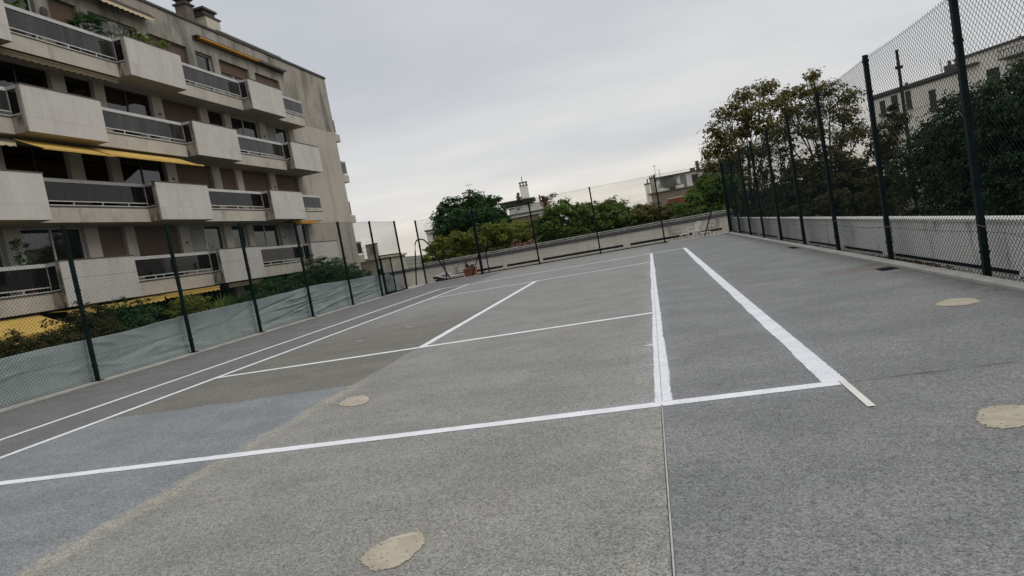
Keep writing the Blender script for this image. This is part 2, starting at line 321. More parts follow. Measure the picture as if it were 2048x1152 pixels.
M['olive'] = surf('olive_awning', (0.12, 0.10, 0.05), (0.09, 0.075, 0.04), 1.2, 0.8)
M['tarp'] = surf('grey_green_tarp', (0.335, 0.385, 0.378), (0.27, 0.315, 0.31), 1.1, 0.65, (0.35, 0.40, 0.395), 0.6, (2, 2, 6), (0.5, 0.7))
M['brick'] = surf('dark_brick', (0.14, 0.115, 0.095), (0.10, 0.085, 0.075), 3, 0.9, grain=0.2, grain_scale=14)
M['cream'] = surf('cream_render', (0.50, 0.46, 0.37), (0.44, 0.40, 0.32), 1.0, 0.85, (0.27, 0.25, 0.2), 0.4, (1.5, 1.5, 0.4), (0.5, 0.75))
M['white'] = surf('white_plastic', (0.74, 0.74, 0.72), (0.66, 0.66, 0.64), 3, 0.5)
M['terra'] = surf('terracotta', (0.30, 0.11, 0.06), (0.24, 0.09, 0.05), 5, 0.75)
M['wicker'] = surf('brown_tube', (0.20, 0.155, 0.11), (0.15, 0.115, 0.08), 5, 0.6)
M['cloth_d'] = surf('dark_cloth', (0.015, 0.014, 0.014), (0.03, 0.026, 0.025), 5, 0.9)
M['bark'] = surf('bark', (0.055, 0.042, 0.032), (0.035, 0.028, 0.022), 4, 0.95)
M['brown_wall'] = surf('tan_stone', (0.27, 0.225, 0.16), (0.23, 0.19, 0.135), 1.5, 0.85)
M['redwood'] = surf('red_brown_boards', (0.22, 0.07, 0.03), (0.16, 0.055, 0.025), 1.5, 0.7)
M['slate'] = surf('slate_roof', (0.075, 0.078, 0.085), (0.11, 0.11, 0.115), 2, 0.7)
M['ivory'] = surf('ivory_render', (0.81, 0.775, 0.69), (0.75, 0.715, 0.635), 0.6, 0.85, (0.36, 0.33, 0.28), 0.35, (1.2, 1.2, 0.3), (0.5, 0.75))
M['lf_dark'] = leafmat('leaf_dark', [(0.018, 0.046, 0.017), (0.038, 0.084, 0.028), (0.068, 0.125, 0.040)])
M['lf_mid'] = leafmat('leaf_mid', [(0.048, 0.090, 0.020), (0.115, 0.175, 0.038), (0.205, 0.262, 0.058)])
M['lf_yel'] = leafmat('leaf_yellow_green', [(0.062, 0.086, 0.018), (0.165, 0.192, 0.036), (0.31, 0.315, 0.062)])
M['lf_aut'] = leafmat('leaf_autumn', [(0.062, 0.070, 0.020), (0.140, 0.140, 0.040), (0.165, 0.130, 0.045), (0.185, 0.200, 0.058)])
M['lf_hedge'] = leafmat('leaf_hedge', [(0.013, 0.027, 0.011), (0.027, 0.049, 0.019), (0.056, 0.088, 0.032)], 0.5, 0.2)
M['lf_brown'] = leafmat('leaf_brown', [(0.028, 0.031, 0.012), (0.056, 0.050, 0.018), (0.098, 0.082, 0.029)])
M['lf_pink'] = leafmat('leaf_pink', [(0.20, 0.08, 0.08), (0.35, 0.17, 0.15), (0.10, 0.09, 0.04)])
M['lf_red'] = leafmat('leaf_red_brown', [(0.09, 0.045, 0.025), (0.16, 0.075, 0.04), (0.07, 0.07, 0.03)])
M['lf_blossom'] = leafmat('leaf_pale_blossom', [(0.05, 0.09, 0.03), (0.35, 0.36, 0.30), (0.45, 0.45, 0.38)])

# ------------------------------------------------------------------ ground, platform, court
g = MB(); g.poly([(-1500, -1500, -9), (1500, -1500, -9), (1500, 2600, -9), (-1500, 2600, -9)])
tag(g.build('ground', M['land']), kind='structure')
# the raised block that carries the court, the terrace and the garden
tag(MB().box(-45, 15.2, -40, 33.6, -8.99, -0.30).build('podium', M['kerb']), kind='structure')
tag(MB().box(15.2, 60, -40, 60, -8.98, -0.60).build('neighbouring_ground', M['soil']), kind='structure')
tag(MB().box(-45, -3.72, -39.9, 43.0, -8.97, -0.28).build('garden_ground', M['soil']), kind='structure')
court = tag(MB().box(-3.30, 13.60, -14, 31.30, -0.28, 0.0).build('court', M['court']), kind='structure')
tag(MB().box(-5.0, 15.0, 31.62, 33.42, -0.29, -0.03).build('terrace', M['terrace']), kind='structure')
kr = tag(MB().box(13.602, 13.79, -14, 31.302, -0.27, 0.05).build('kerb', M['kerb'], bevel=0.012), kind='structure')
tag(MB().box(-3.70, -3.302, -14, 31.302, -0.27, 0.05).build('kerb', M['kerb'], bevel=0.012), kind='structure')
tag(MB().box(-3.70, 14.095, 31.304, 31.60, -0.27, 0.035).build('kerb', M['kerb'], bevel=0.012), kind='structure')
tag(MB().box(13.792, 14.10, -14, 31.302, -0.29, -0.03).build('gutter_strip', M['terrace']), kind='structure')

def wob(n, amp, seed, octs=((1, 1), (3, 0.7), (9, 0.3))):
    rg = np.random.default_rng(seed); x = np.linspace(0, 1, n); y = np.zeros(n)
    for f, a in octs:
        k = max(2, int(f*n/40)+2); xx = x*(k-1); i0 = np.minimum(xx.astype(int), k-2); q = xx-i0; q = q*q*(3-2*q); c_ = rg.uniform(-1, 1, k); y += a*(c_[i0]*(1-q)+c_[i0+1]*q)
    return y*amp
def strip(name, p0, p1, wl, wr, z, mat, amp=0.004, seed=1, step=0.04, parent=court, amp_r=None, feather=0.012):
    """painted strip from p0 to p1; wl / wr are half widths to the left and right (numbers or (start,end))"""
    p0 = np.array(p0, float); p1 = np.array(p1, float); L = np.linalg.norm(p1-p0); d = (p1-p0)/L; nrm = np.array([-d[1], d[0]])
    n = max(12, int(L/step)); tt = np.linspace(0, 1, n)
    w_l = np.interp(tt, np.linspace(0, 1, len(np.atleast_1d(wl))), np.atleast_1d(wl)) + wob(n, amp, seed)
    w_r = np.interp(tt, np.linspace(0, 1, len(np.atleast_1d(wr))), np.atleast_1d(wr)) + wob(n, amp if amp_r is None else amp_r, seed+50)
    P = p0[None]+(p1-p0)[None]*tt[:, None]
    f2 = feather*0.5; cols = [P+nrm*(w_l+f2)[:, None], P+nrm*np.maximum(w_l-f2, 0.0004)[:, None], P-nrm*np.maximum(w_r-f2, 0.0004)[:, None], P-nrm*(w_r+f2)[:, None]]
    mb = MB(); mb.v = [(a[0], a[1], z) for cc in cols for a in cc]
    mb.f = [((k+1)*n+i, (k+1)*n+i+1, k*n+i+1, k*n+i) for k in range(3) for i in range(n-1)]
    o = mb.build(name, mat, parent); at_ = o.data.attributes.new('edge', 'FLOAT', 'POINT')
    at_.data.foreach_set('value', [0.0]*n+[1.0]*(2*n)+[0.0]*n); return o
# halo of overspray first, then paint
strip('paint_overspray', (-3.2, 0.02), (11.0, 0.02), 0.16, 0.12, 0.0016, M['spray'], 0.03, 3, feather=0.16)
strip('paint_overspray', (9.61, 0.1), (9.61, 16.0), 0.16, 0.14, 0.0020, M['spray'], 0.03, 4, feather=0.18)
strip('paint_overspray', (10.97, 0.1), (10.97, 16.0), 0.17, 0.12, 0.0018, M['spray'], 0.03, 5, feather=0.16)
strip('line_marking', (-3.25, 0.02), (10.98, 0.02), 0.070, 0.066, 0.0040, M['paint'], 0.004, 6)
strip('line_marking', (1.37, 5.52), (9.58, 5.52), 0.072, 0.072, 0.0038, M['paint'], 0.003, 7)
strip('line_marking', (1.37, 18.24), (9.58, 18.24), 0.075, 0.075, 0.0038, M['paint'], 0.003, 8)
strip('line_marking', (-0.05, 23.77), (11.03, 23.77), 0.085, 0.085, 0.0040, M['paint'], 0.003, 9)
strip('line_marking', (0.0, -6), (0.0, 23.72), 0.066, 0.066, 0.0050, M['paint'], 0.004, 10)
strip('line_marking', (1.37, -6), (1.37, 23.72), 0.066, 0.066, 0.0050, M['paint'], 0.004, 11)
strip('line_marking', (5.52, 5.46), (5.46, 18.24), 0.075, 0.075, 0.0050, M['paint'], 0.006, 12)
strip('line_marking', (9.605, 0.08), (9.615, 23.75), (0.055, 0.06, 0.05), (0.085, 0.075, 0.07, 0.06), 0.0052, M['primer'], 0.007, 13, feather=0.03)
strip('line_marking', (10.98, 0.05), (11.0, 23.75), (0.11, 0.10, 0.10, 0.06), (0.06, 0.06, 0.07, 0.08), 0.0052, M['primer'], 0.009, 14, amp_r=0.002, feather=0.026)
strip('line_marking', (9.54, 2.70), (9.43, 2.72), (0.03, 0.0), (0.05, 0.01), 0.0046, M['primer'], 0.004, 15, 0.01, feather=0.01)
strip('masking_tape', (11.01, 0.10), (11.005, -0.67), 0.028, 0.024, 0.0064, M['tape'], 0.001, 16, feather=0.001)
for i, (a, b) in enumerate((((3.79, 9.32), (3.96, 9.28)), ((3.10, 8.03), (3.28, 8.00)))):
    strip('line_marking', a, b, 0.02, 0.02, 0.004, M['paint'], 0.004, 20+i)
strip('joint_gap', (9.60, -14), (9.60, 23.6), 0.008, 0.007, 0.0028, M['jointd'], 0.0015, 30, feather=0.001)
strip('joint_profile', (9.602, -14), (9.602, 0.0), 0.005, 0.004, 0.0040, M['joint'], 0.0005, 31, feather=0.001)
strip('joint_gap', (9.605, 0.10), (9.608, 14.0), 0.003, 0.003, 0.0066, M['joint'], 0.0008, 32, feather=0.001)
def blob(name, c, rx, ry, rot, z, mat, seed, rag=0.06):
    rg = np.random.default_rng(seed); n = 160; a = np.linspace(0, 2*np.pi, n, endpoint=False)
    r = 1+0.10*np.sin(2*a+rg.uniform(0, 6))+0.06*np.sin(3*a+rg.uniform(0, 6))+0.03*np.sin(7*a+rg.uniform(0, 6))+rg.normal(0, rag*0.35, n)
    x = rx*r*np.cos(a); y = ry*r*np.sin(a); ca, sa = math.cos(rot), math.sin(rot)
    mb = MB(); mb.poly([(c[0]+ca*p-sa*q, c[1]+sa*p+ca*q, z) for p, q in zip(x, y)])
    o = mb.build(name, mat, court); return o
def ground_at(px, py):
    d = fw + rt*((px-1024)/1337) + up*((576-py)/1337); t_ = -CAM[2]/d.z; return CAM[0]+d.x*t_, CAM[1]+d.y*t_
def filler(px, py, a, b, deg, seed):
    rg = np.random.default_rng(seed); n = 150; an = np.linspace(0, 2*np.pi, n, endpoint=False)
    r = 1+0.07*np.sin(2*an+rg.uniform(0, 6))+0.06*np.sin(3*an+rg.uniform(0, 6))+0.03*np.sin(6*an+rg.uniform(0, 6))+rg.normal(0, 0.016, n)
    ca, sa = math.cos(R(deg)), math.sin(R(deg)); p2 = []
    for q, k in zip(an, r):
        x, y = a*k*math.cos(q), b*k*math.sin(q); gx, gy = ground_at(px+ca*x-sa*y, py+sa*x+ca*y); p2.append((gx, gy, 0.0045))
    cx_ = sum(p[0] for p in p2)/n; cy_ = sum(p[1] for p in p2)/n; mb = MB(); fr = (1.06, 0.86)
    mb.v = [(cx_+(p[0]-cx_)*f_, cy_+(p[1]-cy_)*f_, 0.0045+(0.001 if f_ < 1 else 0)) for f_ in fr for p in p2]
    mb.f = [(i, (i+1) % n, n+(i+1) % n, n+i) for i in range(n)]+[tuple(range(n, 2*n))]
    o = mb.build('filler_patch', M['filler'], court); at_ = o.data.attributes.new('edge', 'FLOAT', 'POINT'); at_.data.foreach_set('value', [0.0]*n+[1.0]*n)
def smear(px, py, a, b, deg, name='filler_smear', mat='smear', k1=0.7):
    n = 60; mb = MB()
    for k in (1.55, k1):
        for i in range(n):
            q = 2*math.pi*i/n; x, y = a*k*math.cos(q), b*k*math.sin(q); ca, sa = math.cos(R(deg)), math.sin(R(deg)); gx, gy = ground_at(px+ca*x-sa*y, py+sa*x+ca*y); mb.v.append((gx, gy, 0.0022))
    mb.f = [(i, (i+1) % n, n+(i+1) % n, n+i) for i in range(n)]
    if k1 < 0.5: mb.f.append(tuple(range(n, 2*n)))
    o = mb.build(name, M[mat], court); at_ = o.data.attributes.new('edge', 'FLOAT', 'POINT'); at_.data.foreach_set('value', [0.0]*n+[1.0]*n)
smear(710, 803, 36, 11, -13); smear(787, 1104, 80, 29, -24); smear(1916, 605, 50, 8, -3); smear(2024, 834, 76, 26, -4)
for q in ((1590, 573, 46, 5, -6), (985, 656, 38, 4, -8), (850, 752, 60, 8, -9), (1245, 690, 45, 16, -12), (1265, 575, 34, 12, -10), (1270, 880, 40, 40, -10), (1440, 585, 60, 4, -9), (1090, 545, 60, 4, -9), (1220, 940, 70, 50, -10), (560, 860, 90, 10, -32), (1500, 690, 60, 10, -12), (700, 640, 60, 5, -14)): smear(*q, name='chalky_scuff', mat='dust', k1=0.3)
filler(710, 803, 33, 9.5, -13, 41); filler(787, 1104, 76, 27, -24, 42); filler(1916, 605, 48, 7.5, -3, 43); filler(2024, 834, 74, 25, -4, 44)
for (x0, x1, y0, y1) in ((13.30, 13.57, 6.38, 6.78), (13.42, 13.59, 13.9, 14.7)):
    gr = MB().box(x0, x1, y0, y1, -0.01, 0.004).build('drain_frame', M['black_metal'], court)
    k = 9
    bars = MB()
    for i in range(k):
        yy = y0+0.02+(y1-y0-0.04)*i/(k-1); bars.box(x0+0.015, x1-0.015, yy-0.006, yy+0.006, 0.0045, 0.0085)
    bars.build('grating', M['navy'], gr)

# ------------------------------------------------------------------ parapet walls
far_wall = tag(empty('parapet_wall', (4, 33.4, 0)), 'long cream parapet wall with dark coping behind the far fence', 'wall')
def put(o, parent):      # keep world placement under a moved parent
    o.parent = parent; o.matrix_parent_inverse = Matrix.Translation(-Vector(parent.location)); return o
WY = 33.42
m = MB().box(-7.0, 14.302, WY, WY+0.22, -0.29, 0.145).box(-7.0, 14.302, WY, WY+0.22, 0.275, 0.865)
x = -7.0
slots = [(-3.55, -2.5), (-2.1, 0.9), (1.15, 3.1), (3.35, 8.1), (8.5, 12.0), (12.3, 13.6)]
prev = -7.0
for a, b in slots: m.box(prev, a, WY+0.001, WY+0.219, 0.145, 0.275); prev = b
m.box(prev, 14.302, WY+0.001, WY+0.219, 0.145, 0.275)
put(m.build('wall', M['parapet']), far_wall)
for a, b in slots: put(MB().box(a, b, WY+0.035, WY+0.215, 0.146, 0.274).build('slot', M['navy']), far_wall)
put(MB().box(-3.4, 10.6, WY-0.03, WY-0.001, -0.029, 0.03).build('base_strip', M['navy']), far_wall)  # thin dark strip along the foot of the far wall
mc = MB()
for i in range(8):
    xa = -7.0+i*2.663; mc.box(xa, xa+2.655, WY-0.05, WY+0.35, 0.867, 1.035)
put(mc.build('coping', M['coping'], bevel=0.01), far_wall)
rl = MB()
for z in (1.09, 1.185): rl.tube([(-7, WY+0.1, z), (14.3, WY+0.1, z)], 0.021, 6)
put(rl.build('handrail', M['rail_w']), far_wall)
for i in range(15):
    xx = -6.6+i*1.49; put(MB().tube([(xx, WY+0.1, 1.036), (xx, WY+0.1, 1.185)], 0.018, 6).build('rail_post', M['rail_w']), far_wall)
# right-hand parapet and its return at the far corner
WX = 14.10
rw = tag(empty('parapet_wall', (WX, 10, 0)), 'low white streaked parapet wall behind the right fence', 'wall')
m = MB().box(WX, WX+0.2, -14, 33.0, -0.29, 0.0).box(WX, WX+0.2, -14, 33.0, 0.07, 0.685)
sl = [(-6.0, 3.6), (3.9, 8.3), (8.9, 11.6), (12.2, 15.2), (15.6, 19.5), (20, 24), (24.5, 30)]
prev = -14
for a, b in sl: m.box(WX+0.001, WX+0.199, prev, a, 0.0, 0.07); prev = b
m.box(WX+0.001, WX+0.199, prev, 33.0, 0.0, 0.07)
put(m.build('wall', M['whitewall']), rw)
for a, b in sl: put(MB().box(WX+0.04, WX+0.195, a, b, 0.001, 0.069).build('slot', M['navy']), rw)
for i in range(19):
    ya = -14+i*2.474; put(MB().box(WX-0.03, WX+0.24, ya, ya+2.466, 0.687, 0.725).build('coping_stone', M['cope_lt']), rw)

# ------------------------------------------------------------------ chain-link fences
POST_H, PITCH_D = 3.70, 0.088
def mesh_panel_data(name, w, h, d=PITCH_D, r=0.0029, z0=0.03):
    """two families of coated diagonal wires, in the local XZ plane"""
    mb = MB(); H = h-z0
    for fam in (0, 1):
        k = -int(H/d)-2
        while k*d < w+H+d:
            # line x = k*d +/- (z)
            if fam == 0: x0, z_0, x1, z_1 = k*d, 0.0, k*d+H, H
            else: x0, z_0, x1, z_1 = k*d, 0.0, k*d-H, H
            s = 1 if fam == 0 else -1
            ta, tb = 0.0, H
            if s > 0: ta = max(ta, -x0); tb = min(tb, w-x0)
            else: ta = max(ta, x0-w); tb = min(tb, x0)
            if tb-ta > 0.02:
                a = (x0+s*ta, 0.0033 if fam else -0.0033, z0+ta); b = (x0+s*tb, 0.0033 if fam else -0.0033, z0+tb)
                pts_ = []
                for q_ in range(5):
                    f_ = q_/4; X_ = a[0]+(b[0]-a[0])*f_; Z_ = a[2]+(b[2]-a[2])*f_; wv = math.sin(math.pi*X_/w)
                    pts_.append((X_, a[1]+0.035*wv*math.sin(5.2*Z_/h+0.6), Z_-0.016*wv*(Z_/h)**2))
                mb.tube(pts_, r, 3, cap=False)
            k += 1
    me = mb.mesh(name); me.materials.append(M['wire']); return me
BAY = 3.43
PANEL = mesh_panel_data('mesh_panel', BAY, POST_H)
post_mb = MB().box(-0.038, 0.038, -0.038, 0.038, 0.0, POST_H+0.02).box(-0.10, 0.10, -0.10, 0.10, -0.001, 0.012)
for zc in (0.35, 1.25, 2.15, 3.05, 3.6): post_mb.box(-0.047, 0.047, -0.047, 0.047, zc, zc+0.035)
POST = post_mb.mesh('post'); POST.materials.append(M['green_metal'])
def fence(loc, rz, stations, label, zb=0.045, panels=True):
    root = tag(empty('chain_link_fence', (loc[0], loc[1], zb), rz), label, 'fence')
    for i, s in enumerate(stations):
        o = link('post', POST, None, root); o.location = (s, 0, 0); o.rotation_euler = (random.gauss(0, 0.0045), random.gauss(0, 0.0045), random.gauss(0, 0.05))
    for a, b in zip(stations[:-1], stations[1:]):
        o = link('mesh_panel', PANEL, None, root); o.location = (a, -0.045, 0); o.scale.x = (b-a)/BAY; o['kind'] = 'stuff'
    for z in (0.10, 0.62, 1.28, 2.48, 3.66):
        pts = []
        for a, b in zip(stations[:-1], stations[1:]):
            for q in (0, 0.25, 0.5, 0.75): pts.append((a+(b-a)*q, -0.052, z-0.02*math.sin(math.pi*q)))
        pts.append((stations[-1], -0.052, z))
        MB().tube(pts, 0.0025, 4).build('tension_wire', M['wire'], root)
    return root
# left: along +Y ; local x -> world y needs rz = 90 deg
lf = fence((-3.40, 0), R(90), [-6.05, -2.62, 0.81, 4.24, 7.69, 11.09, 14.52, 18.10, 21.70, 25.05, 28.42], 'long green chain-link fence between court and apartment block')
rf = fence((13.87, 0), R(90), [-6.1, -2.67, 0.76, 4.19, 7.72, 11.15, 14.58, 17.95, 21.35, 24.75, 28.15, 31.5], 'tall green chain-link fence above the white wall on the right', zb=-0.03)
ff = fence((0, 31.48), 0, [0.12, 3.45, 6.90, 10.39, 13.79], 'green chain-link fence across the far end of the court')
fl = fence((0, 31.48), 0, [-3.33, 0.06], 'short green fence bay with hooped brace beside the gate')
T = lambda pts, r, parent, name='brace', mat='green_metal', n=8: MB().tube(pts, r, n).build(name, M[mat], parent)
T([(-3.92, -0.12, 0), (-3.62, -0.12, 1.9), (-3.52, -0.12, 2.42), (-3.40, -0.12, 2.56), (-3.18, -0.12, 2.60), (-2.96, -0.12, 2.52), (-2.72, -0.12, 2.2), (-1.79, -0.12, 0)], 0.038, fl, 'hoop_brace')
T([(-2.05, -0.03, 0), (-2.05, -0.03, 1.93)], 0.032, fl, 'short_post')
T([(0.52, -0.10, 0), (0.52, -0.10, 1.97)], 0.034, ff, 'short_post')
T([(-0.50, -0.12, 0), (0.48, -0.12, 1.90)], 0.028, ff, 'brace')
T([(12.46, -0.12, 0), (13.70, -0.12, 2.85)], 0.032, ff, 'brace')
# loose cable hung along the right fence
cab = []
for q, yy in enumerate(np.linspace(-2, 13.4, 70)):
    sag = 0.74-0.16*abs(math.sin(yy*0.62))+0.05*math.sin(yy*1.9); cab.append((13.80, yy, sag))
tag(MB().tube(cab, 0.004, 5).build('loose_cable', M['wicker']), 'thin pale cable looped along the right fence posts', 'cable')
# gate in the last left bay
gt = tag(empty('fence_gate', (-3.33, 25.35, 0.04)), 'green framed mesh gate in the left fence near the corner', 'gate')
MB().box(-0.03, 0.03, 0, 0.06, 0.02, 2.0).box(-0.03, 0.03, 2.92, 2.98, 0.02, 2.0).box(-0.03, 0.03, 0.06, 2.92, 1.94, 2.0).box(-0.03, 0.03, 0.06, 2.92, 0.03, 0.09).build('frame', M['green_metal'], gt)
MB().box(-0.025, 0.025, 0.13, 0.18, 0.10, 1.86).box(-0.025, 0.025, 1.34, 1.40, 0.10, 1.86).box(-0.025, 0.025, 0.18, 1.34, 1.80, 1.86).box(-0.025, 0.025, 0.18, 1.34, 0.10, 0.16).build('leaf_frame', M['green_metal'], gt)
gp = link('mesh_panel', mesh_panel_data('gate_mesh', 1.16, 1.8, z0=0.14), None, gt); gp.location = (0, 0.18, 0); gp.rotation_euler.z = R(90); gp['kind'] = 'stuff'
MB().box(0.03, 0.07, 0.10, 0.17, 1.0, 1.14).tube([(0.07, 0.135, 1.07), (0.10, 0.135, 1.07), (0.10, 0.24, 1.07)], 0.009, 6).build('lock', M['black_metal'], gt)
MB().box(-0.05, 0.05, -0.28, -0.19, 1.05, 1.35).build('latch_box', M['green_metal'], gt)

# sagging windbreak sheet behind the left fence
top = [(-8, 1.0), (2, 1.04), (5.5, 1.04), (6.7, 1.07), (8.9, 1.05), (11.6, 1.13), (15.2, 1.16), (19.2, 1.24), (22, 1.17), (25, 1.13), (26.65, 1.09), (27.8, 0.56), (28.38, 0.10)]
FOLDS = [(rg_[0], rg_[1], rg_[2], rg_[3], rg_[4], rg_[5]) for rg_ in zip(np.concatenate([RNG.uniform(-2, 18, 34), RNG.uniform(16, 26.5, 26)]), RNG.uniform(0.2, 1.0, 60), np.concatenate([RNG.uniform(-0.22, 0.28, 34), RNG.uniform(-0.02, 0.14, 26)]), np.concatenate([RNG.uniform(0.025, 0.07, 34), RNG.uniform(0.018, 0.045, 26)]), np.concatenate([RNG.uniform(0.012, 0.036, 34), RNG.uniform(0.03, 0.06, 26)])*RNG.choice([-1, 1], 60), np.concatenate([RNG.uniform(0.5, 1.9, 34), RNG.uniform(1.2, 3.2, 26)]))]
ys = np.linspace(-8, 28.38, 420); nz = 44; mb = MB()
zt = np.interp(ys, [a for a, b in top], [b for a, b in top])+wob(len(ys), 0.012, 71)
for i, yy in enumerate(ys):
    for j in range(nz):
        q = j/(nz-1); z = 0.05+(zt[i]-0.05)*q
        fold = 0.022*math.sin(3.1*z+0.9*yy+1.2*math.sin(0.45*yy))+0.03*math.sin(0.75*yy+2*z+math.sin(1.3*yy))
        for (fy, fz, sl_, wd, am, ln) in FOLDS:
            dy = yy-fy
            if abs(dy) < ln: fold += am*math.exp(-((z-fz-sl_*dy)/wd)**2)*(0.5+0.5*math.cos(math.pi*dy/ln))
        mb.v.append((-3.56+fold*min(1, (1-q)*6+0.25)-0.05*math.sin(math.pi*q), yy, z))
for i in range(len(ys)-1):
    for j in range(nz-1): mb.f.append((i*nz+j, (i+1)*nz+j, (i+1)*nz+j+1, i*nz+j+1))
tp = mb.build('windbreak_sheet', M['tarp'], smooth=True); sm = tp.modifiers.new('thick', 'SOLIDIFY'); sm.thickness = 0.006
tag(tp, 'wrinkled grey-green windbreak sheet hung low along the left fence', 'tarpaulin')

# ------------------------------------------------------------------ apartment building
XB, XR, XW = -8.43, -8.98, -9.85
Y0, Y1 = 2.0, 37.35
SOF = {2: 2.0, 3: 4.80, 4: 7.60, 5: 10.40}        # balcony soffits
FLOOR1 = -0.28; ROOF = 14.55; HEAD5 = 13.2
YE = 31.62                                        # end of the balconies
bd = tag(empty('apartment_building', (XW, 20, FLOOR1)), 'five-storey beige apartment block with staggered balconies and yellow awnings', 'building')
def B(name, mb, mat, parent=None, **k):
    o = mb.build(name, M[mat], **k)
    if parent is None: put(o, bd)
    else:
        o.parent = parent; o.matrix_parent_inverse = Matrix.Identity(4)
    return o
op1 = [(12.52, 15.02), (15.62, 16.90), (17.42, 19.97)]
opens = [(a+8.07*k, b+8.07*k) for k in (-1, 0, 1) for a, b in op1] + [(28.66, 31.12)]
TH = 0.30
def wall_with_openings(mb, z0, z1):
    prev = Y0
    for a, b in opens: mb.box(XW-TH, XW, prev, a, z0, z1); prev = b
    mb.box(XW-TH, XW, prev, Y1, z0, z1)
w = MB(); zprev = FLOOR1
for f in (2, 3, 4, 5):
    wall_with_openings(w, zprev, SOF[f]); w.box(XW-TH, XW, Y0, Y1, SOF[f], SOF[f]+0.50); zprev = SOF[f]+0.50
B('wall', w, 'wall')
w = MB(); wall_with_openings(w, 10.90, HEAD5); w.box(XW-TH, XW, Y0, Y1, HEAD5, ROOF)
B('wall', w, 'wall_top')
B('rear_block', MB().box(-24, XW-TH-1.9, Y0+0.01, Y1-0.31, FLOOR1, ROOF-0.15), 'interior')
B('end_wall', MB().box(-24, XW-TH-0.002, Y1-0.30, Y1-0.002, FLOOR1, ROOF-0.01), 'wall')
B('end_wall', MB().box(-24, XW-TH-0.002, Y0-0.3, Y0+0.005, FLOOR1, ROOF-0.01), 'wall')
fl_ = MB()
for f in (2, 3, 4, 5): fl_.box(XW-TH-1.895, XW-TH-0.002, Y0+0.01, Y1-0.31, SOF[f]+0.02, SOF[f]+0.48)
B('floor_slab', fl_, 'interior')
rs = B('roof', MB().box(-24, XW-TH-0.004, Y0, Y1-0.305, ROOF-0.14, ROOF-0.03), 'roofcap')
B('parapet_cap', MB().box(XW-0.45, XW+0.07, Y0, Y1+0.05, ROOF, ROOF+0.10).box(XW-0.47, XW+0.03, 30.2, Y1+0.03, ROOF+0.102, ROOF+0.16), 'roofcap')
B('roof_sheet', MB().box(XW-0.44, XW+0.05, 25.8, 31.9, ROOF+0.165, ROOF+0.225), 'alu')
# partitions inside so rooms read separately
pr = MB()
for k in range(len(opens)-1):
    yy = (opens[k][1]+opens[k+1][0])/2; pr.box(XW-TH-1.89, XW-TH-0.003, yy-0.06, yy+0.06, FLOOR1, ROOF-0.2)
B('partition', pr, 'interior')

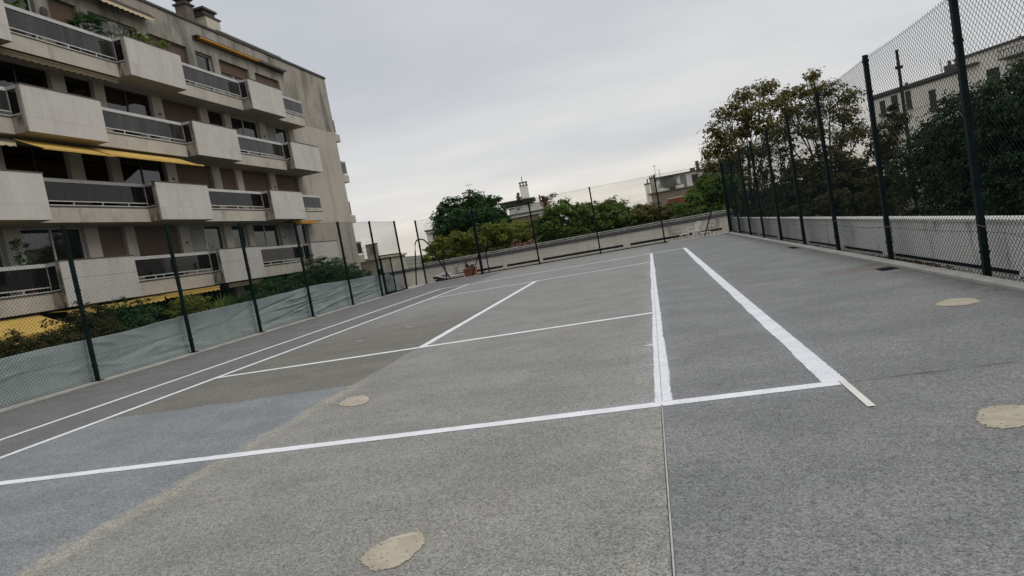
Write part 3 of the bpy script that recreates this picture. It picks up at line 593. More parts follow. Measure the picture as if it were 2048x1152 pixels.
def balcony_floor(f):
    s = SOF[f]
    b0 = 17.33 if f in (3, 5) else 12.30
    boxes = []; y = b0-16.14
    if f in (2, 4): y = b0-8.07
    else: y = b0-8.07
    while y < YE-0.1:
        boxes.append((y, min(y+3.14, YE))); y += 8.07
    if f in (3, 5): boxes = [(b0-16.14+8.07-8.07+8.07, b0-8.07+3.14)] + boxes[1:] if False else boxes
    # slab
    slab = B('balcony_slab', MB().box(XW+0.002, XR, Y0, YE, s, s+0.50), 'soffit')
    # fascia stones along the slab edge, left open where boxes stand
    segs = []; prev = Y0
    for a, b in boxes:
        if a > prev: segs.append((prev, a))
        prev = b
    if prev < YE-0.05: segs.append((prev, YE))
    for a, b in segs:
        n = max(1, round((b-a)/1.23)); w_ = (b-a)/n
        for i in range(n):
            B('fascia_stone', MB().box(XR, XR+0.03, a+i*w_+0.0015, a+(i+1)*w_-0.0015, s-0.004, s+0.515), 'fascia', slab)
        B('drip_edge', MB().box(XR-0.02, XR+0.055, a+0.002, b-0.002, s+0.518, s+0.545), 'dark_cap', slab)
        # railing
        xr = XR-0.015
        rail = B('railing', MB().box(xr-0.035, xr+0.035, a+0.003, b-0.003, s+1.355, s+1.475), 'alu')
        n = max(1, round((b-a)/1.2)); w_ = (b-a)/n
        B('lower_rail', MB().box(xr-0.02, xr+0.02, a+0.003, b-0.003, s+0.70, s+0.735).box(xr-0.02, xr+0.02, a+0.003, b-0.003, s+0.565, s+0.60), 'alu', rail)
        for i in range(n):
            B('glass_pane', MB().box(xr-0.006, xr+0.006, a+i*w_+0.008, a+(i+1)*w_-0.008, s+0.737, s+1.353), 'smoke' if f > 3 else 'smoke_shaded', rail)
        for i in range(n):
            yy = a+i*w_+0.3; B('spacer', MB().box(xr-0.015, xr+0.015, yy-0.02, yy+0.02, s+0.602, s+0.698), 'alu', rail)
    for k, (a, b) in enumerate(boxes):
        bx = B('balcony_box', MB().box(XR+0.001, XB-0.145, a+0.03, b-0.03, s+0.002, s+0.46).box(XB-0.14, XB-0.03, a+0.004, b-0.004, s+0.003, s+1.47), 'soffit')
        L = b-a; st = ('stone', 'stone2')
        cuts = [0, 0.19, 0.40, 0.61, 0.81, 1.0]
        for i in range(5):
            B('stone_panel', MB().box(XB-0.03, XB+RNG.uniform(-0.0015, 0.0015), a+L*cuts[i]+0.0018, a+L*cuts[i+1]-0.0018, s+0.4755, s+1.47), st[(i+k+f) % 2], bx)
        cuts = [0, 0.30, 0.66, 1.0]
        for i in range(3):
            B('stone_panel', MB().box(XB-0.03, XB+RNG.uniform(-0.0015, 0.0015), a+L*cuts[i]+0.0018, a+L*cuts[i+1]-0.0018, s-0.004, s+0.472), st[(i+k) % 2], bx)
        B('coping', MB().box(XB-0.17, XB+0.02, a-0.03, b+0.03, s+1.472, s+1.505), 'dark_cap', bx)
        for side, yy in ((0, a), (1, b)):
            ya, yb = (yy-0.028, yy+0.028) if side == 0 else (yy-0.028, yy+0.028)
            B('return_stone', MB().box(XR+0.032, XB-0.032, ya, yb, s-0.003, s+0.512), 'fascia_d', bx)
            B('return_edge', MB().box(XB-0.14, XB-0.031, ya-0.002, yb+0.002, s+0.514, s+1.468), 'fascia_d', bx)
            B('return_rail', MB().box(XR+0.022, XB-0.142, yy-0.03, yy+0.03, s+1.36, s+1.47).box(XR+0.022, XB-0.142, yy-0.012, yy+0.012, s+0.56, s+0.60).box(XB-0.175, XB-0.142, yy-0.012, yy+0.012, s+0.602, s+1.358).box(XR+0.022, XR+0.05, yy-0.012, yy+0.012, s+0.602, s+1.358), 'alu', bx)
            B('return_glass', MB().box(XR+0.052, XB-0.177, yy-0.006, yy+0.006, s+0.605, s+1.355), 'smoke_shaded', bx)
for f in (2, 3, 4, 5): balcony_floor(f)

XG = XW-0.20       # window plane
def window(a, b, z0, z1, kind, shut=0.0, curtain=0.0, frame='frame_w', split=2):
    """kind: glass / shutter / panel (grey panel on the left half and a window on the right)"""
    fr = MB(); t = 0.055
    fr.box(XG-0.03, XG+0.03, a+0.002, a+t, z0+0.002, z1-0.002).box(XG-0.03, XG+0.03, b-t, b-0.002, z0+0.002, z1-0.002)
    fr.box(XG-0.03, XG+0.03, a+t, b-t, z0+0.002, z0+t).box(XG-0.03, XG+0.03, a+t, b-t, z1-t, z1-0.002)
    n = split
    ed = [a+t+(b-a-2*t)*i/n for i in range(n+1)]
    for q in ed[1:-1]: fr.box(XG-0.035, XG+0.035, q-0.035, q+0.035, z0+t, z1-t)
    o = B('window', fr, frame)
    for i in range(n):
        ya = ed[i]+(0.036 if i else 0.001); yb = ed[i+1]-(0.036 if i < n-1 else 0.001)
        if kind == 'panel' and i == 0: B('panel', MB().box(XG-0.01, XG+0.02, ya, yb, z0+t+0.001, z1-t-0.001), 'panel_g', o)
        else: B('pane', MB().box(XG-0.008, XG+0.008, ya, yb, z0+t+0.001, z1-t-0.001), 'wglass', o)
    if curtain > 0:
        cm = MB(); nn = 40; L = (b-a-0.2)*curtain; y_ = a+0.1 if (int(a*10) % 2) else b-0.1-L
        for i in range(nn+1):
            yy = y_+L*i/nn; xx = XG-0.14+0.03*math.sin(i*1.3); cm.v += [(xx, yy, z0+0.05), (xx, yy, z1-0.06)]
        cm.f = [(2*i, 2*i+2, 2*i+3, 2*i+1) for i in range(nn)]
        c_ = B('curtain', cm, 'curtain', o); ss = c_.modifiers.new('thick', 'SOLIDIFY'); ss.thickness = 0.004
    if shut > 0:
        zs = z1-(z1-z0)*shut; ya = a+0.03; n = max(3, int((z1-zs)/0.055)); h = (z1-0.01-zs)/n
        sh = MB()
        for i in range(n): sh.poly([(XG+0.055, ya, zs+i*h), (XG+0.055, b-0.03, zs+i*h), (XG+0.075, b-0.03, zs+i*h+h*0.45), (XG+0.055, b-0.03, zs+i*h+h), (XG+0.055, ya, zs+i*h+h), (XG+0.075, ya, zs+i*h+h*0.45)]) if False else sh.box(XG+0.05, XG+0.068, ya, b-0.03, zs+i*h+0.004, zs+(i+1)*h-0.004)
        sh.box(XG+0.045, XG+0.052, ya, b-0.03, zs+0.002, z1-0.006)
        B('roller_shutter', sh, 'shutter', o)
SPEC = {  # per storey: one entry for every opening from the near end
 5: ['g.5', 's.6', 'g', 'g.6', 's.62', 'g.8', 's.55', 'g.7', 'g.9s.25', 's1'],
 4: ['g', 'g.4', 's1', 'g.3', 'g.5', 'g.7', 'ps.96', 'g', 'g.3', 'p.5'],
 3: ['s1', 'g', 'g', 'g', 'g', 'g.5', 's1', 's1', 's1', 'ps1'],
 2: ['g', 's1', 'g', 'g.5', 's1', 'g.7s.66', 'p.8', 'g.6', 'g.7', 'p.8'],
 1: ['g', 'g', 'g', 'g', 'g', 'g', 'g', 'g', 'g', 'g']}
for f, sp in SPEC.items():
    z0 = FLOOR1+0.02 if f == 1 else SOF[f]+0.502
    z1 = {1: 1.998, 2: 4.798, 3: 7.598, 4: 10.398, 5: HEAD5-0.002}[f]
    for (a, b), q in zip(opens, sp):
        kind = 'panel' if q[0] == 'p' else 'glass'; shut = 0.0; cur = 0.0
        if 's' in q:
            head, tail = q.split('s'); shut = float(tail); q = head
        body = q[1:] if q else ''
        if body: cur = float(body)
        window(a, b, z0, z1, kind, shut, cur, 'frame_w' if f in (2, 5) or (f == 4 and a > 24) else 'frame_d', 2 if b-a > 2 else 1)
# wall lamps on the pillars (small dark discs) and round ornaments on the top floor
for f in (2, 3, 4):
    for yy in (20.28, 28.33): B('wall_lamp', MB().box(XW+0.001, XW+0.06, yy-0.04, yy+0.04, SOF[f]+1.98, SOF[f]+2.06), 'frame_d')
for yy in (15.32, 17.16):
    q = MB()
    for k in range(14):
        w0, w1 = 2*math.pi*k/14, 2*math.pi*(k+1)/14
        for (ra, rb) in ((0.11, 0.17),):
            q.poly([(XW+0.05, yy+ra*math.cos(w0), 12.52+ra*math.sin(w0)), (XW+0.05, yy+rb*math.cos(w0), 12.52+rb*math.sin(w0)), (XW+0.05, yy+rb*math.cos(w1), 12.52+rb*math.sin(w1)), (XW+0.05, yy+ra*math.cos(w1), 12.52+ra*math.sin(w1))])
    q.box(XW+0.002, XW+0.05, yy-0.10, yy+0.10, 12.42, 12.62)
    B('wall_ornament', q, 'frame_d')
# extra rails on the blank end wall side (small glass fronts past the last boxes)
# end-wall balconies
for f in (2, 3, 4, 5):
    s = SOF[f]; big = f in (2, 4); yo = Y1+(0.98 if big else 0.78); yr = Y1+(0.95 if big else 0.42)
    e = B('end_balcony', MB().box(-15, XW-0.05, Y1+0.001, yo, s, s+0.50), 'fascia')
    B('railing', MB().box(-15, XW-0.08, yr-0.06, yr, s+1.36, s+1.47).box(XW-0.14, XW-0.08, Y1+0.002, yr-0.062, s+1.36, s+1.47).box(XW-0.13, XW-0.09, yr-0.05, yr-0.01, s+0.502, s+1.358).box(XW-0.13, XW-0.09, Y1+0.002, yr-0.062, s+0.60, s+0.64), 'alu', e)
    B('glass_pane', MB().box(XW-0.115, XW-0.105, Y1+0.01, yr-0.064, s+0.645, s+1.355).box(-15, XW-0.14, yr-0.035, yr-0.025, s+0.62, s+1.355), 'smoke', e)
# awnings
def awning(y0, y1, back, front, mat, val=0.14, sag=0.03, scallop=False, n=28):
    mb = MB(); m_ = 9
    for i in range(n+1):
        yy = y0+(y1-y0)*i/n
        for j in range(m_):
            q = j/(m_-1)
            mb.v.append((back[0]+(front[0]-back[0])*q, yy, back[1]+(front[1]-back[1])*q-sag*math.sin(math.pi*q)*(1+0.4*math.sin(i*1.7))))
    for i in range(n):
        for j in range(m_-1): a = i*m_+j; mb.f.append((a, a+m_, a+m_+1, a+1))
    o = B('awning', mb, mat, smooth=True); o.modifiers.new('thick', 'SOLIDIFY').thickness = 0.006
    B('front_bar', MB().box(front[0]-0.03, front[0]+0.03, y0-0.02, y1+0.02, front[1]-0.035, front[1]+0.025), mat if mat != 'beige' else 'dark_cap', o)
    if val:
        vb = MB(); k = int((y1-y0)/0.02)
        for i in range(k+1):
            yy = y0+(y1-y0)*i/k; zz = front[1]-0.036-(val*(0.72+0.28*abs(math.sin(math.pi*(yy-y0)/0.28))) if scallop else val)
            vb.v += [(front[0]+0.012, yy, front[1]-0.036), (front[0]+0.018, yy, zz)]
        vb.f = [(2*i, 2*i+2, 2*i+3, 2*i+1) for i in range(k)]
        v_ = B('valance', vb, mat, o); v_.modifiers.new('thick', 'SOLIDIFY').thickness = 0.004
    B('roller', MB().tube([(back[0]-0.02, y0-0.03, back[1]), (back[0]-0.02, y1+0.03, back[1])], 0.045, 8), 'frame_d', o)
    return o
awning(12.25, 15.02, (-9.1, 7.50), (-8.0, 6.97), 'yellow', 0, 0.02)
awning(15.06, 19.86, (-9.1, 7.52), (-8.0, 7.00), 'yellow', 0, 0.02)
awning(7.2, 11.75, (-9.1, 1.93), (-7.65, 1.36), 'yellow', 0.16, 0.03, True)
awning(12.15, 16.42, (-9.1, 1.93), (-8.36, 1.86), 'yellow', 0.15, 0.0, True)
awning(16.5, 19.75, (-9.1, 1.93), (-8.36, 1.90), 'yellow', 0.13, 0.0, True)
awning(20.6, 23.2, (-9.1, 1.93), (-8.5, 1.90), 'olive', 0.12, 0.0, True)
awning(27.75, 30.5, (-9.3, 4.76), (-8.86, 4.73), 'orange', 0.10, 0.0)
awning(11.0, 17.25, (-9.4, 10.36), (-9.02, 10.32), 'olive', 0.15, 0.0, True)
awning(9.6, 12.2, (-9.4, 7.50), (-8.95, 7.36), 'beige', 0.14, 0.0, True)
awning(12.4, 20.62, (XW+0.06, 13.80), (XW+0.42, 13.74), 'beige', 0.16, 0.0, True)
B('awning_case', MB().box(XW+0.001, XW+0.34, 12.3, 20.66, 13.83, 13.89), 'dark_cap')
B('awning_case', MB().box(XW+0.001, XW+0.30, 23.68, 31.78, 13.83, 13.88).box(XW+0.001, XW+0.07, 23.68, 31.78, 13.70, 13.828), 'dark_cap')
o = B('awning', MB().box(XW+0.10, XW+0.30, 23.9, 28.9, 13.76, 13.827), 'orange')
B('front_bar', MB().box(XW+0.10, XW+0.30, 28.95, 31.6, 13.75, 13.826), 'frame_d', o)
# chimneys
ch = B('chimney', MB().box(-12.35, -11.05, 27.0, 28.2, ROOF-0.2, 16.10), 'cream')
B('chimney_cap', MB().box(-12.42, -10.98, 26.93, 28.27, 16.102, 16.17).box(-12.2, -11.2, 27.1, 27.2, 16.172, 16.50).box(-12.2, -11.2, 28.0, 28.1, 16.172, 16.50).box(-12.2, -12.1, 27.2, 28.0, 16.172, 16.50).box(-11.3, -11.2, 27.2, 28.0, 16.172, 16.50).box(-12.3, -11.1, 27.0, 28.2, 16.502, 16.62), 'frame_d', ch)
ch = B('chimney', MB().box(-11.95, -11.35, 25.9, 26.5, ROOF-0.2, 16.45), 'brick')
B('chimney_cap', MB().box(-12.03, -11.27, 25.82, 26.58, 16.452, 16.54).box(-11.9, -11.4, 25.95, 26.45, 16.542, 16.75).box(-12.0, -11.3, 25.85, 26.55, 16.752, 16.83).box(-11.85, -11.45, 26.0, 26.4, 16.832, 17.3), 'frame_d', ch)

# ------------------------------------------------------------------ low annex past the end of the block
an = tag(empty('annex_building', (-12, 44, -0.3)), 'low cream annex with parapet terrace past the apartment block', 'building')
def A(name, mb, mat, **k): return put(mb.build(name, M[mat], **k), an)
A('wall', MB().box(-18, -10.95, 43.2, 49, -0.3, 2.08), 'cream')
A('slab', MB().box(-18, -10.80, 43.0, 49.1, 2.082, 2.24), 'cream')
A('parapet', MB().box(-11.75, -10.84, 43.04, 43.24, 2.242, 3.26).box(-18, -12.35, 43.04, 43.24, 2.242, 2.50), 'cream')
A('parapet_cap', MB().box(-11.79, -10.80, 43.0, 43.28, 3.262, 3.32), 'dark_cap')
A('panel', MB().box(-11.42, -10.98, 43.02, 43.036, 2.52, 3.08), 'panel_g')
rb = MB()
for x in (-12.34, -12.06, -11.78): rb.tube([(x, 43.14, 2.242), (x, 43.14, 3.12)], 0.018, 6)
for z in (3.12, 2.8, 2.5): rb.tube([(-12.34, 43.14, z), (-11.76, 43.14, z)], 0.016, 6)
A('railing', rb, 'rail_w')
lp = A('wall_lamp', MB().box(-11.9, -11.82, 43.10, 43.198, 1.2, 1.34), 'frame_d')

# ------------------------------------------------------------------ foliage
def np_mesh(name, V, F, mat):
    me = bpy.data.meshes.new(name); nv, nf = len(V), len(F)
    me.vertices.add(nv); me.vertices.foreach_set('co', np.asarray(V, np.float32).ravel())
    me.loops.add(nf*3); me.loops.foreach_set('vertex_index', np.asarray(F, np.int32).ravel())
    me.polygons.add(nf); me.polygons.foreach_set('loop_start', np.arange(nf, dtype=np.int32)*3)
    me.update(calc_edges=True); me.materials.append(mat); return me
def unit(n, rg):
    v = rg.normal(size=(n, 3)); return v/np.linalg.norm(v, axis=1, keepdims=True)
def leaves(P, Nrm, size, rg, aspect=0.5, droop=0.15):
    n = len(P); a = np.cross(Nrm, unit(n, rg)); a /= np.linalg.norm(a, axis=1, keepdims=True)+1e-9
    b = np.cross(Nrm, a); s = (size*rg.uniform(0.6, 1.35, n))[:, None]
    tip = P+a*s*0.5-Nrm*s*droop; base = P-a*s*0.5-Nrm*s*droop*0.3
    l = P+b*s*0.5*aspect+Nrm*s*0.06; r_ = P-b*s*0.5*aspect+Nrm*s*0.06
    V = np.stack([base, l, tip, r_], 1).reshape(-1, 3); i = np.arange(n)[:, None]*4
    F = np.concatenate([i+np.array([[0, 1, 2]]), i+np.array([[0, 2, 3]])], 1).reshape(-1, 3)
    return V, F
def crown_points(blobs, clump_r, clumps_m2, per, rg, flat=0.6, fill=0.35):
    """blobs: (x,y,z,rx,ry,rz). clumps scattered mostly over the surface; leaves inside clumps"""
    P, Q = [], []
    for (x, y, z, rx, ry, rz) in blobs:
        n = max(6, int(clumps_m2*4*math.pi*((rx*ry)**.8+(rx*rz)**.8+(ry*rz)**.8)/3)); d = unit(n, rg)
        rad = np.where(rg.random(n) < fill, rg.uniform(0.25, 0.85, n), rg.uniform(0.82, 1.08, n))
        c = np.array([x, y, z])+d*rad[:, None]*np.array([rx, ry, rz])
        cr_ = clump_r*rg.uniform(0.55, 1.4, n); k = np.maximum(3, (per*rg.uniform(0.5, 1.4, n)).astype(int))
        idx = np.repeat(np.arange(n), k); dd = unit(len(idx), rg); rr = rg.random(len(idx))**0.5
        p = c[idx]+dd*(rr*cr_[idx])[:, None]*np.array([1, 1, flat])
        nn = 0.5*dd+0.5*d[idx]+np.array([0, 0, 0.55])+0.45*unit(len(idx), rg); nn /= np.linalg.norm(nn, axis=1, keepdims=True)
        P.append(p); Q.append(nn)
    return np.concatenate(P), np.concatenate(Q)
NLEAF = [0]
def plant(name, label, cat, base, blobs, size, mat, clump_r=0.4, clumps_m2=2.2, per=30, seed=0, trunk_r=0.0, fork=0.4, group=None, flat=0.6, fill=0.35, aspect=0.5, limbs=True, stem='trunk', foliage='crown', extra=0):
    rg = np.random.default_rng(seed+1000); root = tag(empty(name, base), label, cat, group)
    P, Q = crown_points(blobs, clump_r, clumps_m2, per, rg, flat, fill); V, F = leaves(P, Q, size, rg, aspect); NLEAF[0] += len(F)
    put(link(foliage, np_mesh(foliage, V, F, M[mat]), None), root)
    if trunk_r:
        b0 = Vector(base); cz = sum(b[2] for b in blobs)/len(blobs); cx = sum(b[0] for b in blobs)/len(blobs); cy = sum(b[1] for b in blobs)/len(blobs)
        fk = b0.lerp(Vector((cx, cy, cz)), fork); mb = MB()
        mb.tube([b0, b0.lerp(fk, 0.5)+Vector((rg.normal(0, .05), rg.normal(0, .05), 0)), fk], trunk_r, 8, trunk_r*0.7)
        if limbs:
            for (x, y, z, rx, ry, rz) in blobs:
                e = Vector((x, y, z)); mid = fk.lerp(e, 0.5)+Vector((rg.normal(0, .15), rg.normal(0, .15), 0.12*(e-fk).length))
                mb.tube([fk, mid, e], trunk_r*0.5, 6, trunk_r*0.16)
                for k in range(5+extra):
                    d = unit(1, rg)[0]; d[2] = abs(d[2])*0.8+0.1; t_ = e+Vector(d*np.array([rx, ry, rz])*0.85)
                    s_ = mid.lerp(e, rg.uniform(0.2, 0.95)); mb.tube([s_, s_.lerp(t_, 0.5)+Vector((0, 0, 0.1)), t_], trunk_r*0.17, 4, trunk_r*0.05, cap=False)
        put(mb.build(stem, M['bark']), root)
    return root
# pixel-to-place helper used for the far scenery: direction through the photograph's lens at a given distance
def at(px, py, depth):
    d = fw + rt*((px-1024)/1337) + up*((576-py)/1337); return Vector(CAM)+d*depth
def blobs_from(lst, depth, ysq=0.8):
    """lst: (px, py, half width px, half height px, extra depth)"""
    o = []
    for (px, py, hw, hh, dd) in lst:
        D = depth+dd; c = at(px, py, D); k = D/1337; o.append((c.x, c.y, c.z, hw*k, max(hw, hh)*k*ysq, hh*k))
    return o
def tree(label, depth, lst, size, mat, seed, zbase=-9.0, trunk_r=0.2, name='broadleaf_tree', group='trees beyond the far wall', base_px=None, **k):
    bl = blobs_from(lst, depth); cx = sum(b[0] for b in bl)/len(bl); cy = sum(b[1] for b in bl)/len(bl)
    return plant(name, label, 'tree', (cx, cy, zbase), bl, size, M and mat, seed=seed, trunk_r=trunk_r, group=group, **k)
def mass(label, depth, outline, bottom, r, size, mat, seed, name='broadleaf_tree', jit=1.5, **k):
    """crown filled with leaf blobs under a photographed top outline [(px, py)...]; bottom: py function"""
    rg = np.random.default_rng(seed+300); bl = []; xs = [a for a, b in outline]; ysv = [b for a, b in outline]
    x = xs[0]-r*0.1
    while x < xs[-1]+r*0.2:
        y = np.interp(x, xs, ysv)+r*rg.uniform(0.55, 1.0); yb = bottom(x)
        first = True
        while y < yb+r:
            q = rg.uniform(0.75, 1.25)*r; bl.append((x+rg.normal(0, r*0.25), y+rg.normal(0, r*0.12), q, q*rg.uniform(0.75, 1.0), rg.uniform(-jit, jit))); y += r*1.15
        x += r*0.95
    return tree(label, depth, bl, size, mat, seed, name=name, limbs=False, fork=0.8, **k)
wall_y = lambda x: 540-(x-804)*0.1745
dens = dict(clump_r=0.30, clumps_m2=4.8, per=30, fill=0.42, aspect=0.55)
tree('large dark green tree with rounded crown before the grey chimney', 56, [(905, 420, 30, 22, 0), (940, 403, 30, 20, 1), (975, 412, 30, 20, 0), (1000, 432, 22, 22, 1), (885, 440, 20, 22, -1), (925, 440, 34, 24, -2), (965, 440, 34, 24, -2), (1010, 452, 20, 18, -1), (900, 465, 36, 24, -1), (945, 470, 40, 24, -2), (990, 465, 36, 24, -1)], 0.36, 'lf_dark', 1, clump_r=0.50, clumps_m2=3.2, per=26, trunk_r=0.28, aspect=0.32, fill=0.4)
mass('yellow-green tree at the left end of the clipped row', 46, [(836, 530), (852, 512), (866, 482), (888, 470), (910, 466), (925, 468)], wall_y, 13, 0.19, 'lf_yel', 2, **dens)
mass('yellow-green tree in the middle of the clipped row', 46, [(920, 466), (945, 462), (965, 452), (985, 450), (1000, 452)], wall_y, 14, 0.19, 'lf_yel', 3, **dens)
mass('olive-green tree right of the yellow-green pair', 47, [(996, 452), (1020, 446), (1045, 440), (1065, 438), (1082, 430)], wall_y, 14, 0.19, 'lf_yel', 4, **dens)
mass('mid-green bushy tree directly right of the planted terrace', 46, [(1072, 440), (1090, 420), (1108, 412), (1130, 400), (1152, 404), (1168, 414)], wall_y, 15, 0.20, 'lf_mid', 5, **dens)
mass('mid-green bushy tree left of the far tan house', 46, [(1160, 416), (1180, 410), (1205, 406), (1228, 399), (1248, 404), (1262, 414), (1275, 418)], wall_y, 15, 0.20, 'lf_mid', 6, **dens)
mass('olive tree hiding the foot of the tan house', 46, [(1268, 418), (1290, 410), (1315, 410), (1340, 412), (1365, 408), (1380, 404)], wall_y, 15, 0.20, 'lf_aut', 7, **dens)
mass('low green tree filling in under the chestnut', 44, [(1368, 404), (1390, 378), (1410, 350), (1432, 345), (1450, 350), (1475, 350)], wall_y, 15, 0.20, 'lf_mid', 8, **dens)
# chestnuts
chest = dict(clump_r=0.58, clumps_m2=4.6, per=13, flat=0.5, fill=0.5, aspect=0.45, trunk_r=0.15, fork=0.5, name='chestnut_tree', group='chestnuts behind the far right fence corner', extra=4)
tree('tall thin-leaved browning chestnut left of the fence corner post', 45, [(1490, 190, 24, 14, 0), (1530, 174, 24, 14, 1), (1545, 205, 24, 18, 1), (1455, 222, 26, 15, 0), (1505, 220, 38, 18, 0), (1435, 258, 26, 18, 0), (1485, 258, 38, 20, 1), (1535, 250, 30, 20, 0), (1428, 300, 24, 18, 0), (1475, 305, 40, 22, 0), (1525, 300, 30, 22, 0), (1440, 345, 30, 22, 0), (1415, 372, 22, 18, 1), (1418, 335, 22, 18, 0), (1458, 328, 28, 20, 1), (1450, 285, 28, 18, 0), (1480, 355, 40, 24, 0)], 0.27, 'lf_aut', 20, **chest)
tree('tall open browning chestnut right of the fence corner post', 47, [(1625, 150, 16, 10, 0), (1615, 180, 30, 16, 0), (1660, 178, 28, 16, 0), (1575, 190, 24, 15, 0), (1575, 222, 32, 18, 0), (1630, 220, 42, 20, 0), (1695, 192, 24, 16, 0), (1690, 232, 28, 20, 0), (1562, 262, 32, 20, 0), (1620, 262, 40, 20, 0), (1680, 275, 32, 22, 0), (1722, 262, 20, 24, 0)], 0.27, 'lf_aut', 21, **chest)
tree('slim chestnut stems standing between the two tall chestnuts', 46, [(1560, 300, 34, 20, 0), (1525, 340, 38, 28, 0), (1590, 335, 34, 26, 0), (1500, 395, 40, 34, 0), (1545, 395, 44, 34, 0)], 0.28, 'lf_brown', 22, **{**chest, 'clumps_m2': 2.8})
# dark rounded shrub mass and bushes behind the right wall
plant('rounded_shrub', 'large dark brown-green domed shrub behind the right fence', 'shrub', (*at(1650, 440, 33)[:2], -0.6), blobs_from([(1650, 350, 70, 55, 0), (1600, 385, 60, 50, 0), (1700, 375, 60, 55, -1), (1560, 405, 50, 40, 1), (1650, 410, 110, 40, -1), (1735, 400, 40, 45, -2)], 33), 0.20, M and 'lf_brown', clump_r=0.35, clumps_m2=6.5, per=40, seed=30, trunk_r=0.12, fill=0.35)
plant('olive_shrub', 'loose olive-brown shrub between dome and tall hedge', 'shrub', (*at(1770, 440, 25)[:2], -0.6), blobs_from([(1765, 285, 26, 40, 0), (1780, 345, 34, 45, 0), (1770, 400, 40, 40, 0), (1790, 240, 16, 30, 1)], 25), 0.14, M and 'lf_brown', clump_r=0.28, clumps_m2=9, per=34, seed=31, trunk_r=0.06, fill=0.4)
hb = []
for q, yy in enumerate(np.arange(15.2, 0.5, -1.5)):
    tp_ = (2.75, 3.2, 3.35)[min(q, 2)]+0.08*math.sin(q*2.3)
    hb += [(17.9, yy, 0.5, 1.15, 1.2, 1.3), (17.85, yy+0.3, 1.55, 1.15, 1.15, 1.0), (17.9, yy, tp_-0.85, 1.05, 1.15, 0.85)]
plant('tall_hedge', 'tall dense dark evergreen hedge towering behind the white wall', 'hedge', (18.1, 7, -0.6), hb, 0.11, 'lf_hedge', clump_r=0.24, clumps_m2=11.0, per=32, seed=32, trunk_r=0.12, fill=0.3, aspect=0.5)

# garden between the fence and the block
gz_ = -0.28
def shrub(label, x, y, h, r, mat, seed, size=0.10, name='garden_shrub', per=34, cm=6.0, n=4):
    rg = np.random.default_rng(seed); bl = []; h *= 1.14
    for i in range(n):
        a = rg.uniform(0, 6.28); q = r*0.5*(i > 0); zz = gz_+h*rg.uniform(0.35, 0.72); bl.append((x+q*math.cos(a), y+q*math.sin(a), zz, r*0.7, r*0.7, h*0.32))
    bl.append((x, y, gz_+h*0.74, r*0.55, r*0.55, h*0.25))
    plant(name, label, 'shrub', (x, y, gz_), bl, size, mat, clump_r=0.2, clumps_m2=cm, per=per, seed=seed, trunk_r=0.03, fork=0.3, group='shrubs in the garden strip', stem='stem', foliage='foliage')
shrub('bushy shrub below the left yellow awning at the frame edge', -6.0, 8.4, 1.55, 1.2, 'lf_brown', 50)
shrub('leafy olive shrub right of the left yellow awning', -6.2, 10.6, 2.0, 1.2, 'lf_brown', 51)
shrub('dark dense shrub behind the first full fence post', -6.3, 12.7, 1.9, 1.1, 'lf_dark', 52)
shrub('yellow-flecked shrub left of the fan palm', -6.0, 14.6, 1.75, 0.9, 'lf_yel', 53)
shrub('dark shrub between the fan palm and the tall bush', -6.6, 18.6, 1.6, 1.2, 'lf_dark', 54)
shrub('mid-green shrub under the grey-stone corner balcony', -6.2, 20.8, 1.85, 1.1, 'lf_dark', 55)
shrub('tall dark bush in front of the lowest corner balcony', -6.2, 24.2, 2.55, 1.25, 'lf_dark', 56, n=6)
shrub('tall dark bush spreading past the end of the block', -6.2, 26.4, 2.35, 1.3, 'lf_dark', 57, n=6)
shrub('low green bush in front of the annex', -6.4, 29.3, 1.75, 1.1, 'lf_dark', 58)
shrub('low dark shrub near the start of the sheet', -5.6, 5.4, 1.5, 1.1, 'lf_dark', 59)
def palm(label, base, trunk_h, nleaf, L, seed, mat='lf_mid', name='fan_palm', cat='palm', group=None):
    rg = np.random.default_rng(seed); root = tag(empty(name, base), label, cat, group); V, F = [], []
    top_ = np.array(base)+np.array([0, 0, trunk_h])
    for i in range(nleaf):
        a = 2.4*i+rg.uniform(-.3, .3); el = rg.uniform(-0.15, 1.25); d = np.array([math.cos(a)*math.cos(el), math.sin(a)*math.cos(el), math.sin(el)])
        hub = top_+d*L*0.45; side = np.cross(d, [0, 0, 1]); side /= np.linalg.norm(side)+1e-9; upv = np.cross(side, d)
        b = len(V); V += [top_-side*0.008, top_+side*0.008, hub]; F.append((b, b+1, b+2))
        for k in range(13):
            w = (k-6)/6*1.35; dr = d*math.cos(w)+side*math.sin(w); tip = hub+dr*L*0.55*(1-0.12*abs(w))-np.array([0, 0, 0.12*L*abs(w)]); pr_ = np.cross(dr, upv); mid = hub+dr*L*0.25
            b = len(V); V += [hub, mid+pr_*0.02*L/0.8, tip, mid-pr_*0.02*L/0.8]; F += [(b, b+1, b+2), (b, b+2, b+3)]
    put(link('fronds', np_mesh('fronds', np.array(V), np.array(F), M[mat]), None), root)
    put(MB().tube([Vector(base), Vector(base)+Vector((0, 0, trunk_h+0.05))], 0.07, 8, 0.05).build('stem', M['bark']), root)
    return root
palm('bright green fan palm in the garden behind the sheet', (-6.0, 16.4, gz_), 0.75, 17, 1.25, 60)
palm('smaller fan palm right of the bright green one', (-6.3, 18.0, gz_), 0.8, 12, 1.0, 61, 'lf_dark')
